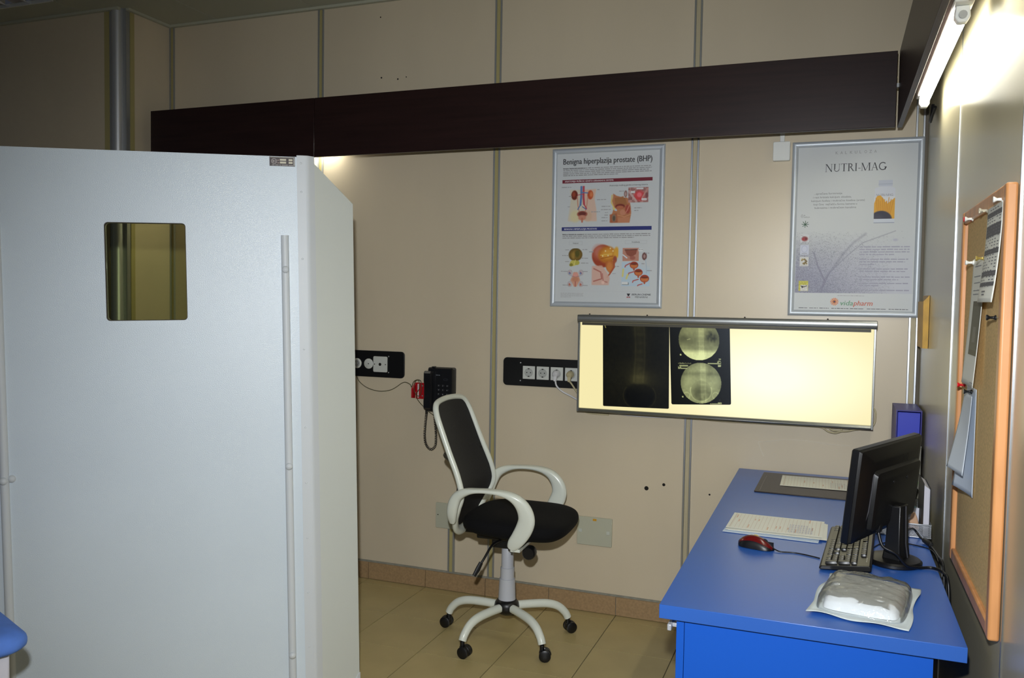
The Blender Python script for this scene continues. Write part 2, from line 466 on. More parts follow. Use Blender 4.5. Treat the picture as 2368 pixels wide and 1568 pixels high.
# strip lights
def emission(name, col, e):
    M = bpy.data.materials.new(name); M.use_nodes = True; nt = M.node_tree
    for n in list(nt.nodes):
        if n.type == 'BSDF_PRINCIPLED': nt.nodes.remove(n)
    em = nt.nodes.new('ShaderNodeEmission'); em.inputs[0].default_value = (*col, 1); em.inputs[1].default_value = e
    nt.links.new(em.outputs[0], nt.nodes['Material Output'].inputs[0]); return M
m_tube = emission('fluorescent_tube', (1.0, 0.97, 0.83), TUBE_E)
m_enamel = mat('white_enamel', (222, 222, 214), 0.35)
def strip_light(label, loc, rotz, L):
    t = thing('strip_light', label, 'lamp', loc, rotz)          # local: tube along x, wall toward +y
    MB().box(-L / 2 - .06, L / 2 + .06, -0.024, 0.024, 0.024, 0.062).build('housing', m_enamel, t, bevel=.004)
    MB().cyl((-L / 2, 0, 0), (L / 2, 0, 0), 0.0135, n=18).build('tube', m_tube, t, smooth=60)
    for s in (-1, 1):
        h_ = MB().loft([[(s * (L / 2 + d), y, z) for y, z in ((.016, .0235), (.018, -.004), (.010, -.017), (-.010, -.017), (-.018, -.004), (-.016, .0235))] for d in (.001, .030)]).build('lampholder', m_white, t, bevel=.003)
        MB().cyl((s * (L / 2 + .031), 0, 0), (s * (L / 2 + .036), 0, 0), 0.010, n=14).build('cap', m_alu_dull, h_)
    return t
strip_light('lit fluorescent strip light on the right wall behind the side pelmet', (-0.060, -0.985, 2.205), -PI / 2, 0.94)
strip_light('added out-of-view strip light on the right wall, brightening the desk and cork board', (-0.060, -2.17, 2.205), -PI / 2, 0.94)  # unseen lamp, added to brighten the desk and right wall
strip_light('lit fluorescent strip light hidden behind the left pelmet above the screen', (-3.235, -0.062, 2.27), 0, 0.90)
# ballast lead beside the right lamp
tag(MB().tube(smoothpath([(-.014, -.40, 2.21), (-.022, -.33, 2.175), (-.015, -.27, 2.19), (-.008, -.25, 2.25)], 6), .006, 8).build('lamp_lead', m_black, smooth=60), 'short black lead at the far end of the right strip light', 'cable')
# pale scratches on the back wall above the far end of the desk
m_scr = mat('pale_scratch', (226, 218, 202), .5)
MB().tube(smoothpath([(-.633, -.0004, .871), (-.583, -.0004, .878), (-.525, -.0004, .888), (-.457, -.0004, .891), (-.397, -.0004, .888), (-.325, -.0004, .882), (-.256, -.0004, .882)], 4), .0009, 6).build('scratch', m_scr, wall)
MB().tube(smoothpath([(-.633, -.0004, .871), (-.619, -.0004, .837), (-.607, -.0004, .809)], 4), .0011, 6).build('scratch', m_scr, wall)

# ------------------------------------------------------------------ mobile lead screen (white painted, with window and folded wing)
m_paint = mat('glossy_white_paint', (212, 222, 229), 0.33, spec=0.45, bump=0.32, bscale=380, var=0.03, vscale=3)
m_paint2 = mat('white_paint_trim', (206, 210, 212), 0.46, spec=0.4, bump=0.05, bscale=80)
m_lead = mat('scuffed_dark_edge', (70, 62, 52), 0.7)
scr = thing('radiation_screen', 'tall white painted mobile radiation screen with a small lead-glass window', 'screen', (-2.48519, -1.60305, 0.0030))
X = Vector((0.80883048, 0.58764969, 0.02147322)); Z = Vector((-0.01737227, -0.01262155, 0.99976942)); Y = Z.cross(X)
SK = 0.9655; scr.scale = (SK,) * 3; scr.location = CAM + (Vector(scr.location) - CAM) * SK
scr.rotation_euler = Matrix((X, Y, Z)).transposed().to_euler()
XL, XS, ZT, ZB = -0.60, 0.496, 1.957, 0.03
W0, W1, V0, V1 = -0.130, 0.122, 1.390, 1.717
# panel with a rounded window opening: outer rectangle bridged to the opening ring
hole = rrect(W0, W1, V0, V1, 0.012, 4)
def outer(p):
    cxp, czp = (W0 + W1) / 2, (V0 + V1) / 2
    dx, dz = p[0] - cxp, p[1] - czp
    t = min(((XS - cxp) if dx > 0 else (XL - cxp)) / dx if abs(dx) > 1e-6 else 9e9, ((ZT - czp) if dz > 0 else (ZB - czp)) / dz if abs(dz) > 1e-6 else 9e9)
    return (cxp + dx * t, czp + dz * t)
ring_o = [outer(p) for p in hole]
cor = [(XS, ZT), (XL, ZT), (XL, ZB), (XS, ZB)]
def ang(p): return math.atan2(p[1] - (V0 + V1) / 2, p[0] - (W0 + W1) / 2) % (2 * PI)
b = MB(); n = len(hole)
for k in range(n):
    l = (k + 1) % n
    a0, a1 = ang(hole[k]), ang(hole[l])
    if a1 < a0 - 1e-6: a1 += 2 * PI
    mid = [c for c in cor if a0 < ang(c) < a1 or a0 < ang(c) + 2 * PI < a1]
    mid.sort(key=lambda c: (ang(c) - a0) % (2 * PI))
    poly = [hole[k], ring_o[k]] + mid + [ring_o[l], hole[l]]
    q = len(b.V)
    b.add([(p[0], 0, p[1]) for p in poly], [tuple(range(len(poly)))])
    b.add([(p[0], 0.030, p[1]) for p in poly], [tuple(range(len(poly) - 1, -1, -1))])
    b.add([(hole[k][0], 0, hole[k][1]), (hole[l][0], 0, hole[l][1]), (hole[l][0], .03, hole[l][1]), (hole[k][0], .03, hole[k][1])], [(0, 1, 2, 3)])
b.box(XL, XS, 0.0002, 0.0298, ZT - .001, ZT).box(XL, XL + .001, .0002, .0298, ZB, ZT).box(XS - .001, XS, .0002, .0298, ZB, ZT).box(XL, XS, .0002, .0298, ZB, ZB + .001)
pan = b.build('panel', m_paint, scr)
rim = MB(); rim.loft([[(p[0], y, p[1]) for p in rrect(W0 - e, W1 + e, V0 - e, V1 + e, .012, 4)] for y, e in ((-.0006, .0018), (-.0006, 0), (.012, -.0004), (.012, .0018))], cap=False, closed=True)
rim.build('window_rim', m_lead, pan)
gl = bpy.data.materials.new('lead_glass'); gl.use_nodes = True; nt = gl.node_tree
for n_ in list(nt.nodes):
    if n_.type == 'BSDF_PRINCIPLED': nt.nodes.remove(n_)
tr_ = nt.nodes.new('ShaderNodeBsdfTransparent'); tr_.inputs[0].default_value = (0.82, 0.84, 0.68, 1)
gs = nt.nodes.new('ShaderNodeBsdfGlossy'); gs.inputs['Roughness'].default_value = 0.02
mx = nt.nodes.new('ShaderNodeMixShader'); fr = nt.nodes.new('ShaderNodeFresnel'); fr.inputs[0].default_value = 1.5
nt.links.new(fr.outputs[0], mx.inputs[0]); nt.links.new(tr_.outputs[0], mx.inputs[1]); nt.links.new(gs.outputs[0], mx.inputs[2])
nt.links.new(mx.outputs[0], nt.nodes['Material Output'].inputs[0])
MB().prism([(p[0], .014, p[1]) for p in rrect(W0, W1, V0, V1, .012, 4)], (0, .002, 0)).build('window_glass', gl, scr)
def bolt(x, z, parent, y=-.0):
    return MB().lathe([(.0125, 0), (.0125, .004), (.009, .0085), (.004, .011), (.0005, .0115)], (x, y, z), 14, 'y').build('bolt', m_paint2, parent, smooth=50)
for x, zs, zt in ((0.451, (0.180, 0.865, 1.562), 1.682), (-0.453, (0.180, 0.868, 1.562), 1.70)):
    r = MB().loft([[(x + dx, y, z) for dx, y in ((-.0135, 0), (-.013, -.005), (-.0105, -.0095), (-.006, -.013), (0, -.0142), (.006, -.013), (.0105, -.0095), (.013, -.005), (.0135, 0))] for z in (0.05, zt)]).build('rail', m_paint2, scr, smooth=60)
    for z in zs: bolt(x, z, r, -.014)
bolt(-0.432, 0.872, pan, 0)
# folded corner strip and wing
bend = math.radians(40); cb, sb_ = math.cos(bend), math.sin(bend)
XF = 0.532
prof = [(XS - .0005, 0.0), (XS - .0005, -.004), (XF - .006, -.004)]
for k in range(5):
    a = bend * k / 4; prof.append((XF - .006 + .022 * math.sin(a), -.004 + .022 * (1 - math.cos(a))))
ex, ey = prof[-1]; prof += [(ex + .022 * cb, ey + .022 * sb_), (ex + .022 * cb - .004 * sb_, ey + .022 * sb_ + .004 * cb), (XF - .002, .010), (XS + .004, .004)]
cs = MB().loft([[(p[0], p[1], z) for p in prof] for z in (-0.02, 1.962)]).build('corner_strip', m_paint2, scr, smooth=25)
for z in (1.935, 1.835, 1.60, 1.28, 1.0, .8, .6, .4, .2):
    MB().lathe([(.004, 0), (.003, .002), (.0005, .0025)], (XS + .014, -.004, z), 8, 'y').build('rivet', m_paint2, cs, smooth=50)
def wg(s, z, o=0.0): return (ex - .002 + s * cb - o * sb_, ey - .003 + s * sb_ + o * cb, z)
WL = 0.216
wpts = [(0.004, -0.02), (WL, -0.02), (WL, 1.812), (0.004, 1.955)]
MB().loft([[wg(s, z, o) for s, z in wpts] for o in (.004, .022)]).build('wing', mat('white_paint_wing', (210, 214, 208), 0.4, bump=.08, bscale=120), scr, bevel=.002)
MB().loft([[wg(s, z, o) for s, z in ((WL - .045, -.015), (WL - .001, -.015), (WL - .001, .022), (WL - .008, .020))] for o in (.0, .003)]).build('corner_bracket', m_paint2, scr)
# rating plate at the top edge
pt = MB().box(XS - .092, XS - .006, -.002, 0.0, ZT - .034, ZT - .0015).build('rating_plate', mat('dark_brass_plate', (58, 44, 42), .5), scr)
P = Print()
px, pz = XS - .092, ZT - .034
P.rect(px + .002, pz + .029, px + .085, pz + .0315, (170, 165, 155)); P.rect(px + .081, pz + .002, px + .085, pz + .0315, (180, 178, 172))
P.ring(px + .0155, pz + .0165, .0095, .0014, (205, 195, 190)); P.text('EI', px + .0155, pz + .012, .009, (205, 195, 190), .009, 'c')
for yy in (.0185, .009):
    P.rect(px + .035, pz + yy, px + .056, pz + yy + .0065, (215, 208, 186)); P.rect(px + .0645, pz + yy, px + .078, pz + yy + .0065, (215, 208, 186))
    P.words(px + .026, px + .033, pz + yy, .005, (160, 140, 132), 3)
P.words(px + .008, px + .08, pz + .002, .004, (170, 165, 160), 4)
P.build('lettering', pt, lambda u, v, l: (u, -.0021 - .0002 * l, v))
# foot frame on casters
b = MB(); b.box(XL, XS - .002, .031, .07, .0, .05)
for xx in (XL + .05, XS - .05): b.box(xx - .02, xx + .02, .031, .30, .0, .03)
b.build('foot_frame', m_paint2, scr)
for xx in (XL + .05, XS - .05):
    for yy in (.06, .28):
        MB().lathe([(.001, -.012), (.018, -.012), (.021, -.008), (.021, .008), (.018, .012), (.001, .012)], (xx, yy, -.030 - xx * .0215), 16, 'x').build('caster', m_black, scr)
        
# ------------------------------------------------------------------ examination couch and its blue sheet (bottom left)
e1 = Vector((-0.93, 0.368, 0)); e2 = Vector((-0.368, -0.93, 0))
C0 = Vector((-2.128, -2.392, 0))
cth = thing('examination_couch', 'white framed examination couch end at the lower left, under a blue sheet', 'couch', (C0 + e1 * .32 + e2 * .95), math.atan2(-e2.y, -e2.x))
# local x = -e2 direction (toward the visible end), y = left of that
yl = Vector((-math.sin(cth.rotation_euler.z), math.cos(cth.rotation_euler.z), 0))
sgn = 1 if yl.dot(e1) > 0 else -1
def rbox(x0, x1, y0, y1, z0, z1, r, n=6, puff=0.0):
    rings = []
    for t, ins in ((0, r), (.15, r * .45), (.35, r * .1), (.5, 0), (.65, r * .1), (.85, r * .45), (1, r)):
        rings.append([(x, y, z0 + (z1 - z0) * t) for x, y in rrect(x0 + ins, x1 - ins, y0 + ins, y1 - ins, r * 1.5, n)])
    return rings
MB().box(-.90, .905, -.300, .300, .535, .612).build('frame', mat('white_lacquer_frame', (222, 220, 230), .4), cth, bevel=.006)
for xx in (-.85, .82):
    for yy in (-.25, .25): MB().cyl((xx, yy, 0), (xx, yy, .535), .02, n=12).build('leg', m_enamel, cth, smooth=50)
rings = []
for t, ins in ((0, .050), (.02, .022), (.12, .006), (.3, 0), (.55, .002), (.75, .012), (.9, .034), (1, .075)):
    ring = []
    for x, y in rrect(-.95 + ins, .945 - ins, -.345 + ins, .345 - ins, .055, 10):
        w_ = .007 * noise.noise(Vector((x * 10, y * 10, t * 3))) + .004 * noise.noise(Vector((x * 28, y * 28, t * 6)))
        q_ = 1 + w_ * 2.2
        ring.append((x + w_ * (1 if x > 0 else -1), y * q_, .6135 + .066 * t + w_ * .5 * (t > .1)))
    rings.append(ring)
sh = MB().loft(rings).build('bed_sheet', mat('blue_cotton', (92, 136, 226), .85, var=.1, vscale=30, bump=.05, bscale=900), smooth=180, subs=1)
sh.location = cth.location; sh.rotation_euler = cth.rotation_euler
tag(sh, 'bright blue cotton sheet draped over the couch end, lower left', 'bed sheet')

# ------------------------------------------------------------------ office chair
m_cw = mat('glossy_white_nylon', (226, 230, 218), 0.26, spec=0.5)
m_cg = mat('grey_white_cover', (196, 198, 204), 0.4)
m_fab = mat('black_seat_fabric', (9, 9, 12), 0.9, spec=0.25, bump=.25, bscale=900)
ch = thing('office_chair', 'white framed swivel office chair with black mesh back and black seat', 'chair', (-1.638, -0.450, 0), math.radians(3))
XB = [(.46, -.195), (.50, -.200), (.54, -.192), (.58, -.178), (.63, -.158), (.67, -.152), (.72, -.165), (.80, -.200), (.90, -.240), (1.0, -.280), (1.06, -.300)]
def xb(z): return lerp_table(XB, z)
half = [(0, .475), (.075, .478), (.125, .50), (.165, .545), (.196, .60), (.205, .66), (.203, .74), (.198, .84), (.194, .93), (.188, .985), (.165, 1.020), (.115, 1.036), (0, 1.042)]
loop = [(y, z) for y, z in half] + [(-y, z) for y, z in half[-2:0:-1]]
pth = smoothpath([(xb(z) + .012 * (abs(y) / .2) ** 2, y, z) for y, z in loop], 5, closed=True)
rr = []
for p_ in pth:
    k = min(max((p_.z - .48) / .16, 0), 1)
    rr.append((.022 - .0095 * k, .013))
b = MB()
# oval frame section: wide along the outline normal, thin front-to-back
N = len(pth); rings = []
for i in range(N):
    t_ = (pth[(i + 1) % N] - pth[i - 1]).normalized(); fx = Vector((1, 0, 0)); fx = (fx - t_ * fx.dot(t_)).normalized(); o_ = t_.cross(fx)
    a_, c_ = rr[i]
    rings.append([tuple(pth[i] + o_ * (a_ * math.cos(2 * PI * k / 12)) + fx * (c_ * math.sin(2 * PI * k / 12))) for k in range(12)])
b.loft(rings, closed=True).build('back_frame', m_cw, ch, smooth=80)
hw = [(z, y) for y, z in half]
hw = sorted([(z, y) for y, z in half if y > 0])
def meshsurf(u, v):
    z = .50 + (1.030 - .50) * v
    w_ = lerp_table(hw, z); y = (u * 2 - 1) * w_
    q = 1 - abs(u * 2 - 1) ** 2
    return (xb(z) + .012 * (1 - q) - .030 * q * math.sin(PI * min(max(v, 0), 1)) ** .6, y, z)
mm = bpy.data.materials.new('black_mesh_fabric'); mm.use_nodes = True; nt = mm.node_tree
pb = nt.nodes['Principled BSDF']; pb.inputs['Base Color'].default_value = (.006, .006, .008, 1); pb.inputs['Roughness'].default_value = .6
tp = nt.nodes.new('ShaderNodeBsdfTransparent'); mxs = nt.nodes.new('ShaderNodeMixShader')
tc = nt.nodes.new('ShaderNodeTexCoord'); vo = nt.nodes.new('ShaderNodeTexVoronoi'); vo.inputs['Scale'].default_value = 420
mr = nt.nodes.new('ShaderNodeMapRange'); mr.inputs[1].default_value = .15; mr.inputs[2].default_value = .35; mr.inputs[3].default_value = .80; mr.inputs[4].default_value = 1.0
nt.links.new(tc.outputs['Object'], vo.inputs['Vector']); nt.links.new(vo.outputs['Distance'], mr.inputs[0]); nt.links.new(mr.outputs[0], mxs.inputs[0])
nt.links.new(tp.outputs[0], mxs.inputs[1]); nt.links.new(pb.outputs[0], mxs.inputs[2]); nt.links.new(mxs.outputs[0], nt.nodes['Material Output'].inputs[0])
MB().grid(14, 26, meshsurf).build('mesh_back', mm, ch, smooth=180)
def meshsurf2(u, v):
    p_ = meshsurf(u, v); q = 1 - abs(u * 2 - 1) ** 2
    return (p_[0] - .006 * q - .002, p_[1] * .985, p_[2])
MB().grid(14, 26, meshsurf2).build('mesh_lining', mm, ch, smooth=180)
# lumbar bars behind the mesh
b = MB()
b.tube(smoothpath([(xb(.50) - .03, 0, .50), (-.235, .0, .60), (-.225, .0, .70), (-.262, 0, .80)], 5), .012, 8)
b.tube(smoothpath([(xb(.8) + .0, -.185, .80), (-.268, -.08, .80), (-.275, 0, .80), (-.268, .08, .80), (xb(.8) + .0, .185, .80)], 5), .009, 8)
b.tube([(-.262, 0, .80), (-.278, .02, .92)], .010, 8)
b.build('lumbar_support', m_black, ch, smooth=60)
# seat cushion
rings = []
for k in range(17):
    t = k / 16; a = -PI / 2 + PI * t
    s_ = max(abs(math.cos(a)) ** .55, .02); zz = math.copysign(abs(math.sin(a)) ** .8, math.sin(a))
    ring = []
    for q in range(44):
        th = 2 * PI * q / 44; c_, d_ = math.cos(th), math.sin(th)
        ex_ = 2 / 3.4
        x_ = .235 * math.copysign(abs(c_) ** ex_, c_) * s_; y_ = .232 * math.copysign(abs(d_) ** ex_, d_) * s_
        y_ *= 1 + .04 * (x_ / .235)
        X_ = x_ / .235
        top = .040 - .006 * X_ * X_ + .012 * max(0, -X_ + .1) * (zz > 0)
        bot = .052 + .010 * X_
        z_ = .530 + zz * (top if zz > 0 else bot) + (.010 * (y_ / .23) ** 2 if zz > 0 else 0) + .004 * noise.noise(Vector((x_ * 12, y_ * 12, zz))) * (zz < 0)
        ring.append((.060 + x_, y_, z_))
    rings.append(ring)
MB().loft(rings).build('seat', m_fab, ch, smooth=180, subs=1)
# arms: flat loops from the back post round to the seat edge
def arm(s):
    A = [(-.176, .210, .548, .014, .014), (-.172, .232, .585, .022, .016), (-.160, .247, .630, .024, .017), (-.138, .255, .668, .021, .019), (-.100, .262, .690, .016, .022), (-.05, .267, .701, .0095, .025), (.02, .270, .704, .0095, .026), (.08, .270, .696, .014, .025), (.122, .268, .676, .022, .022), (.150, .264, .642, .030, .018), (.161, .260, .600, .035, .015), (.150, .255, .560, .036, .014), (.127, .250, .520, .033, .013), (.104, .244, .490, .028, .012), (.092, .238, .470, .019, .011)]
    pts = smoothpath([(a[0], s * a[1], a[2]) for a in A], 4)
    th = smoothpath([(a[3], a[4], 0) for a in A], 4)
    rings = []
    for i, p_ in enumerate(pts):
        t_ = (pts[min(i + 1, len(pts) - 1)] - pts[max(i - 1, 0)]).normalized(); yv = Vector((0, 1, 0)); yv = (yv - t_ * yv.dot(t_)).normalized(); o_ = t_.cross(yv)
        ring = []
        for k in range(14):
            a = 2 * PI * k / 14; c_, d_ = math.cos(a), math.sin(a)
            ring.append(tuple(p_ + o_ * (th[i].x * math.copysign(abs(c_) ** .75, c_)) + yv * (th[i].y * math.copysign(abs(d_) ** .75, d_))))
        rings.append(ring)
    MB().loft(rings).build('armrest', m_cw, ch, smooth=80)
arm(-1); arm(1)
# under-seat mechanism
MB().box(-.11, .13, -.10, .10, .455, .482).box(-.06, .07, -.045, .045, .405, .46).box(-.21, -.05, -.03, .03, .455, .475).build('mechanism', m_black, ch, bevel=.006)
MB().box(.09, .13, -.245, .245, .458, .470).build('arm_bracket', m_cw, ch)
MB().tube(smoothpath([(.0, -.09, .455), (-.02, -.15, .448), (-.04, -.20, .40), (-.062, -.222, .36)], 5), .005, 8).build('height_lever', m_black, ch, smooth=60)
MB().tube([(-.048, -.208, .388), (-.058, -.220, .362), (-.070, -.233, .336)], [(.010, .006), (.012, .007), (.009, .006)], 10).build('lever_grip', m_dark, ch, smooth=60)
MB().lathe([(.001, 0), (.026, 0), (.028, .006), (.028, .036), (.024, .042), (.001, .042)], (.135, -.10, .425), 16, 'y').build('tension_knob', m_black, ch, smooth=40)
# column
MB().lathe([(.001, .40), (.0235, .40), (.0265, .393), (.027, .30)], (0, 0, 0), 24).lathe([(.0275, .313), (.0305, .312), (.031, .25)], (0, 0, 0), 24).lathe([(.0315, .264), (.0345, .263), (.0385, .166), (.001, .166)], (0, 0, 0), 24).build('column_cover', m_cg, ch, smooth=30)
MB().cyl((0, 0, .39), (0, 0, .45), .014, n=14).build('gas_lift', m_black, ch, smooth=40)
MB().lathe([(.001, .105), (.030, .106), (.048, .120), (.056, .140), (.052, .158), (.040, .172), (.001, .172)], (0, 0, 0), 24).build('hub', m_black, ch, smooth=50)
for k in range(5):
    a = math.radians(31.5 + 72 * k); c_, d_ = math.cos(a), math.sin(a)
    pr_ = smoothpath([(.040, .141), (.11, .142), (.185, .138), (.235, .122), (.268, .092), (.281, .068)], 5)
    R0 = [(p_.x, p_.y) for p_ in pr_]
    MB().tube([(r_ * c_, r_ * d_, z_) for r_, z_ in R0], [.0185 - .002 * min(1, max(0, (r_ - .2) / .1)) for r_, z_ in R0], 12).build('base_leg', m_cw, ch, smooth=60)
    sw = math.radians([40, 10, 175, -10, 15][k]); wx, wy = math.cos(sw), math.sin(sw)
    cx_, cy_ = .281 * c_, .281 * d_
    cst = MB()
    # hood
    hood = []
    for q in range(9):
        t = q / 8 * PI * .80 - .15; hood.append((.027 * math.cos(t), .027 * math.sin(t)))
    hood = [(-.022, .018), (-.022, .045), (.006, .045)] + [p for p in [(.027 * math.cos(t), .025 + .027 * math.sin(t)) for t in [PI / 2 - .3 * j for j in range(6)]]] + [(0, .02)]
    cst.loft([[(cx_ + (.012 + u) * wx - s_ * wy, cy_ + (.012 + u) * wy + s_ * wx, z) for u, z in hood] for s_ in (-.008, .008)])
    cst.cyl((cx_, cy_, .035), (cx_, cy_, .066), .010, n=12)
    cs_ = cst.build('caster', m_black, ch, bevel=.002)
    for s_ in (-.016, .016):
        ctr = Vector((cx_ + .012 * wx - s_ * wy, cy_ + .012 * wy + s_ * wx, .0255)); axv = Vector((-wy, wx, 0))
        MB().tube([ctr - axv * .009, ctr - axv * .006, ctr + axv * .006, ctr + axv * .009], [.019, .0245, .0245, .019], 18).build('wheel', m_black, cs_, smooth=35)

# ------------------------------------------------------------------ blue desk along the right wall
m_blue = mat('royal_blue_laminate', (42, 96, 184), 0.36, spec=0.95, var=.04, vscale=3, bump=.02, bscale=700)
m_blue2 = mat('royal_blue_edge', (20, 88, 192), 0.40, spec=0.45)
DZ = 0.75
dk = thing('desk', 'long royal blue desk standing against the right wall', 'desk', (-0.38, -0.93, 0))
MB().box(-0.709, -0.044, -1.854, -0.016, DZ - .034, DZ).build('desktop', m_blue, dk, bevel=.0012, w=True)
MB().box(-0.650, -0.107, -1.832, -1.814, 0.004, DZ - .0345).build('end_panel', m_blue2, dk, w=True)
MB().box(-0.650, -0.107, -1.375, -1.357, 0.004, DZ - .0345).build('pedestal_side', m_blue2, dk, w=True)
MB().box(-0.650, -0.107, -0.050, -0.032, 0.004, DZ - .0345).build('end_panel', m_blue2, dk, w=True)
MB().box(-0.125, -0.107, -1.813, -0.051, 0.25, DZ - .0345).build('modesty_panel', m_blue2, dk, w=True)
for z0, z1 in ((0.05, 0.27), (0.274, 0.494), (0.498, 0.712)):
    d = MB().box(-0.670, -0.6515, -1.832, -1.357, z0, z1).build('drawer_front', m_blue2, dk, bevel=.001, w=True)
    zh = z1 - .030
    b = MB()
    for y in (-1.79, -1.60): b.box(-0.686, -0.670, y - .006, y + .006, zh - .005, zh + .005)
    b.box(-0.696, -0.686, -1.812, -1.585, zh - .010, zh + .006)
    b.build('handle', mat('silver_grey_handle', (205, 208, 214), .3, .3), d, bevel=.002, w=True)

# ------------------------------------------------------------------ computer monitor, seen from behind
mon = thing('computer_monitor', 'black flat computer monitor on a round foot, its back to the camera', 'monitor', (-0.155, -1.255, DZ), math.radians(66.2))
m_mb = mat('black_monitor_shell', (15, 15, 17), 0.36, spec=0.45, bump=.04, bscale=900)
MB().lathe([(.001, 0), (.072, 0), (.075, .003), (.075, .010), (.070, .015), (.030, .020), (.001, .020)], (0, 0, 0), 48).build('base', m_mb, mon, smooth=35)
MB().loft([[(s * w_, y, z) for s, y in ((-1, y0), (1, y0), (1, y1), (-1, y1))] for z, w_, y0, y1 in ((.016, .038, -.032, .020), (.06, .034, -.028, .014), (.17, .028, -.026, .010))]).build('neck', m_mb, mon, bevel=.004)
MB().tube([(.010, -.0345, .02), (.004, -.0305, .06), (.0, -.0285, .168)], .0022, 6).build('neck_highlight', mat('grey_highlight_line', (60, 60, 64), .35), mon)  # grey line standing in for the highlight down the neck
tl = math.radians(5.5); PC = (.006, .0275, .214)
def tp_(x, y, z):
    y2 = y * math.cos(tl) + z * math.sin(tl) * -1; z2 = z * math.cos(tl) + y * math.sin(tl)
    return (PC[0] + x, PC[1] + y2, PC[2] + z2)
HX, HZ = .226, .131
def rr_ring(hx, hz, y, r, dz=0): return [tp_(x, y, z + dz) for x, z in rrect(-hx, hx, -hz, hz, r, 3)]
sb = MB().loft([rr_ring(HX - .003, HZ - .003, .024, .004), rr_ring(HX, HZ, .021, .005), rr_ring(HX, HZ, .004, .005)]).build('bezel', m_mb, mon, smooth=30)
MB().loft([rr_ring(HX - .016, HZ - .018, .0243, .002), rr_ring(HX - .016, HZ - .018, .0248, .002)]).build('screen_glass', mat('dark_screen', (8, 9, 11), .12), sb)
MB().loft([rr_ring(HX - .0008, HZ - .0008, .0035, .005), rr_ring(HX - .004, HZ - .004, -.004, .008), rr_ring(HX - .055, HZ - .034, -.019, .012)]).build('back_shell', m_mb, mon, smooth=25)
MB().loft([rr_ring(HX - .062, HZ - .046, -.018, .014, -.014), rr_ring(HX - .066, HZ - .050, -.030, .014, -.016), rr_ring(HX - .080, HZ - .066, -.034, .014, -.018)]).build('back_housing', m_mb, mon, smooth=25)
MB().tube([tp_(-.164, -.0185, .062), tp_(-.166, -.0205, .02), tp_(-.168, -.0195, -.04), tp_(-.176, -.014, -.085), tp_(-.19, -.008, -.115)], .0022, 6).build('shell_edge_highlight', MATS['grey_highlight_line'], mon)  # paler grey tube paints the highlight along the raised back's edge
for x, z in ((-.05, .030), (.05, .030)):
    MB().lathe([(.0045, 0), (.0045, .0015), (.001, .002)], tp_(x, -.034, z), 10, 'y').build('screw', mat('screw_black', (40, 40, 42), .3, .5), mon)
P = Print(); P.text('BenQ', 0, 0, .021, (46, 45, 40), None, 'c')
P.build('logo', mon, lambda u, v, l: tp_(.058 + u, -.0192 - .0001 * l, .076 + v))
for x, m_ in ((.075, mat('vga_blue', (24, 60, 190), .4)), (-.098, m_black)):
    MB().loft([[tp_(x + dx, y, z) for dx, y in ((-.010, -.034), (.010, -.034), (.010, -.022), (-.010, -.022))] for z in (-.080, -.108)]).build('plug', m_, mon, bevel=.002)

def wpt(x, y, z):      # monitor local -> world
    return tuple(Matrix.Rotation(math.radians(66.2), 4, 'Z') @ Vector((x, y, z)) + Vector((-0.155, -1.255, DZ)))
A = wpt(*tp_(-.098, -.028, -.109)); B = wpt(*tp_(.075, -.028, -.109))
tag(MB().tube(smoothpath([A, (A[0] + .012, A[1] - .01, A[2] - .035), (-.155, -1.345, .80), (-.128, -1.33, .768), (-.095, -1.300, .756), (-.060, -1.285, .756), (-.036, -1.315, .756), (-.027, -1.36, .745), (-.024, -1.38, .66)], 8), .0042, 10).build('power_cable', m_black, smooth=60), 'thick black power cable curving from the monitor across the desk to the wall', 'cable')
vc = thing('video_cable', 'black video cable with a ferrite lump running from the blue monitor plug', 'cable', (-.05, -1.0, .756))
pv = smoothpath([B, (B[0] + .006, B[1] + .01, B[2] - .03), (-.085, -.99, .79), (-.062, -.985, .763), (-.045, -1.02, .757), (-.035, -1.085, .757), (-.030, -1.16, .757), (-.026, -1.24, .753), (-.024, -1.27, .66)], 8)
MB().tube(pv, .0032, 10).build('lead', m_black, vc, smooth=60, w=True)
MB().tube([(-.054, -.995, .760), (-.0525, -1.0, .760), (-.040, -1.045, .760), (-.039, -1.05, .760)], [.005, .0085, .0085, .005], 12).build('ferrite', m_dark, vc, smooth=50, w=True)
tag(MB().tube(smoothpath([(-.215, -1.16, .752), (-.175, -1.06, .752), (-.12, -1.03, .752), (-.075, -1.045, .752), (-.045, -1.07, .752), (-.034, -1.12, .752), (-.0335, -1.19, .751)], 7), .0018, 8).build('thin_cable', m_black, smooth=60), 'thin black keyboard lead lying behind the monitor foot', 'cable')

# ------------------------------------------------------------------ keyboard
kb = thing('keyboard', 'black full-size keyboard lying in front of the monitor', 'keyboard', (-0.271, -1.193, DZ), math.radians(-93.6)); kb.scale = (1, .88, 1)
m_kb = mat('black_keyboard_plastic', (20, 19, 18), 0.33, spec=0.5)
m_key = mat('black_key_plastic', (22, 21, 19), 0.36, spec=0.55)
m_leg = mat('key_legend_white', (225, 220, 205), .6)
def kz(y): return .014 + (y + .075) / .15 * .016       # deck slope
prof = [(-.075, .004), (-.077, .008), (-.072, kz(-.072)), (.070, kz(.070)), (.075, kz(.07) - .004), (.075, .0155), (.068, .0135)]
MB().loft([[(x, y * s_, z) for y, z in prof] for x, s_ in ((-.2275, .96), (-.224, 1), (.224, 1), (.2275, .96))]).build('body', m_kb, kb, bevel=.0015)
for x in (-.19, .19):
    MB().box(x - .012, x + .012, .046, .056, 0.0, .016).build('foot', m_dark, kb, bevel=.001)
    MB().box(x - .012, x + .012, -.066, -.056, 0.0, .006).build('front_foot', m_dark, kb)
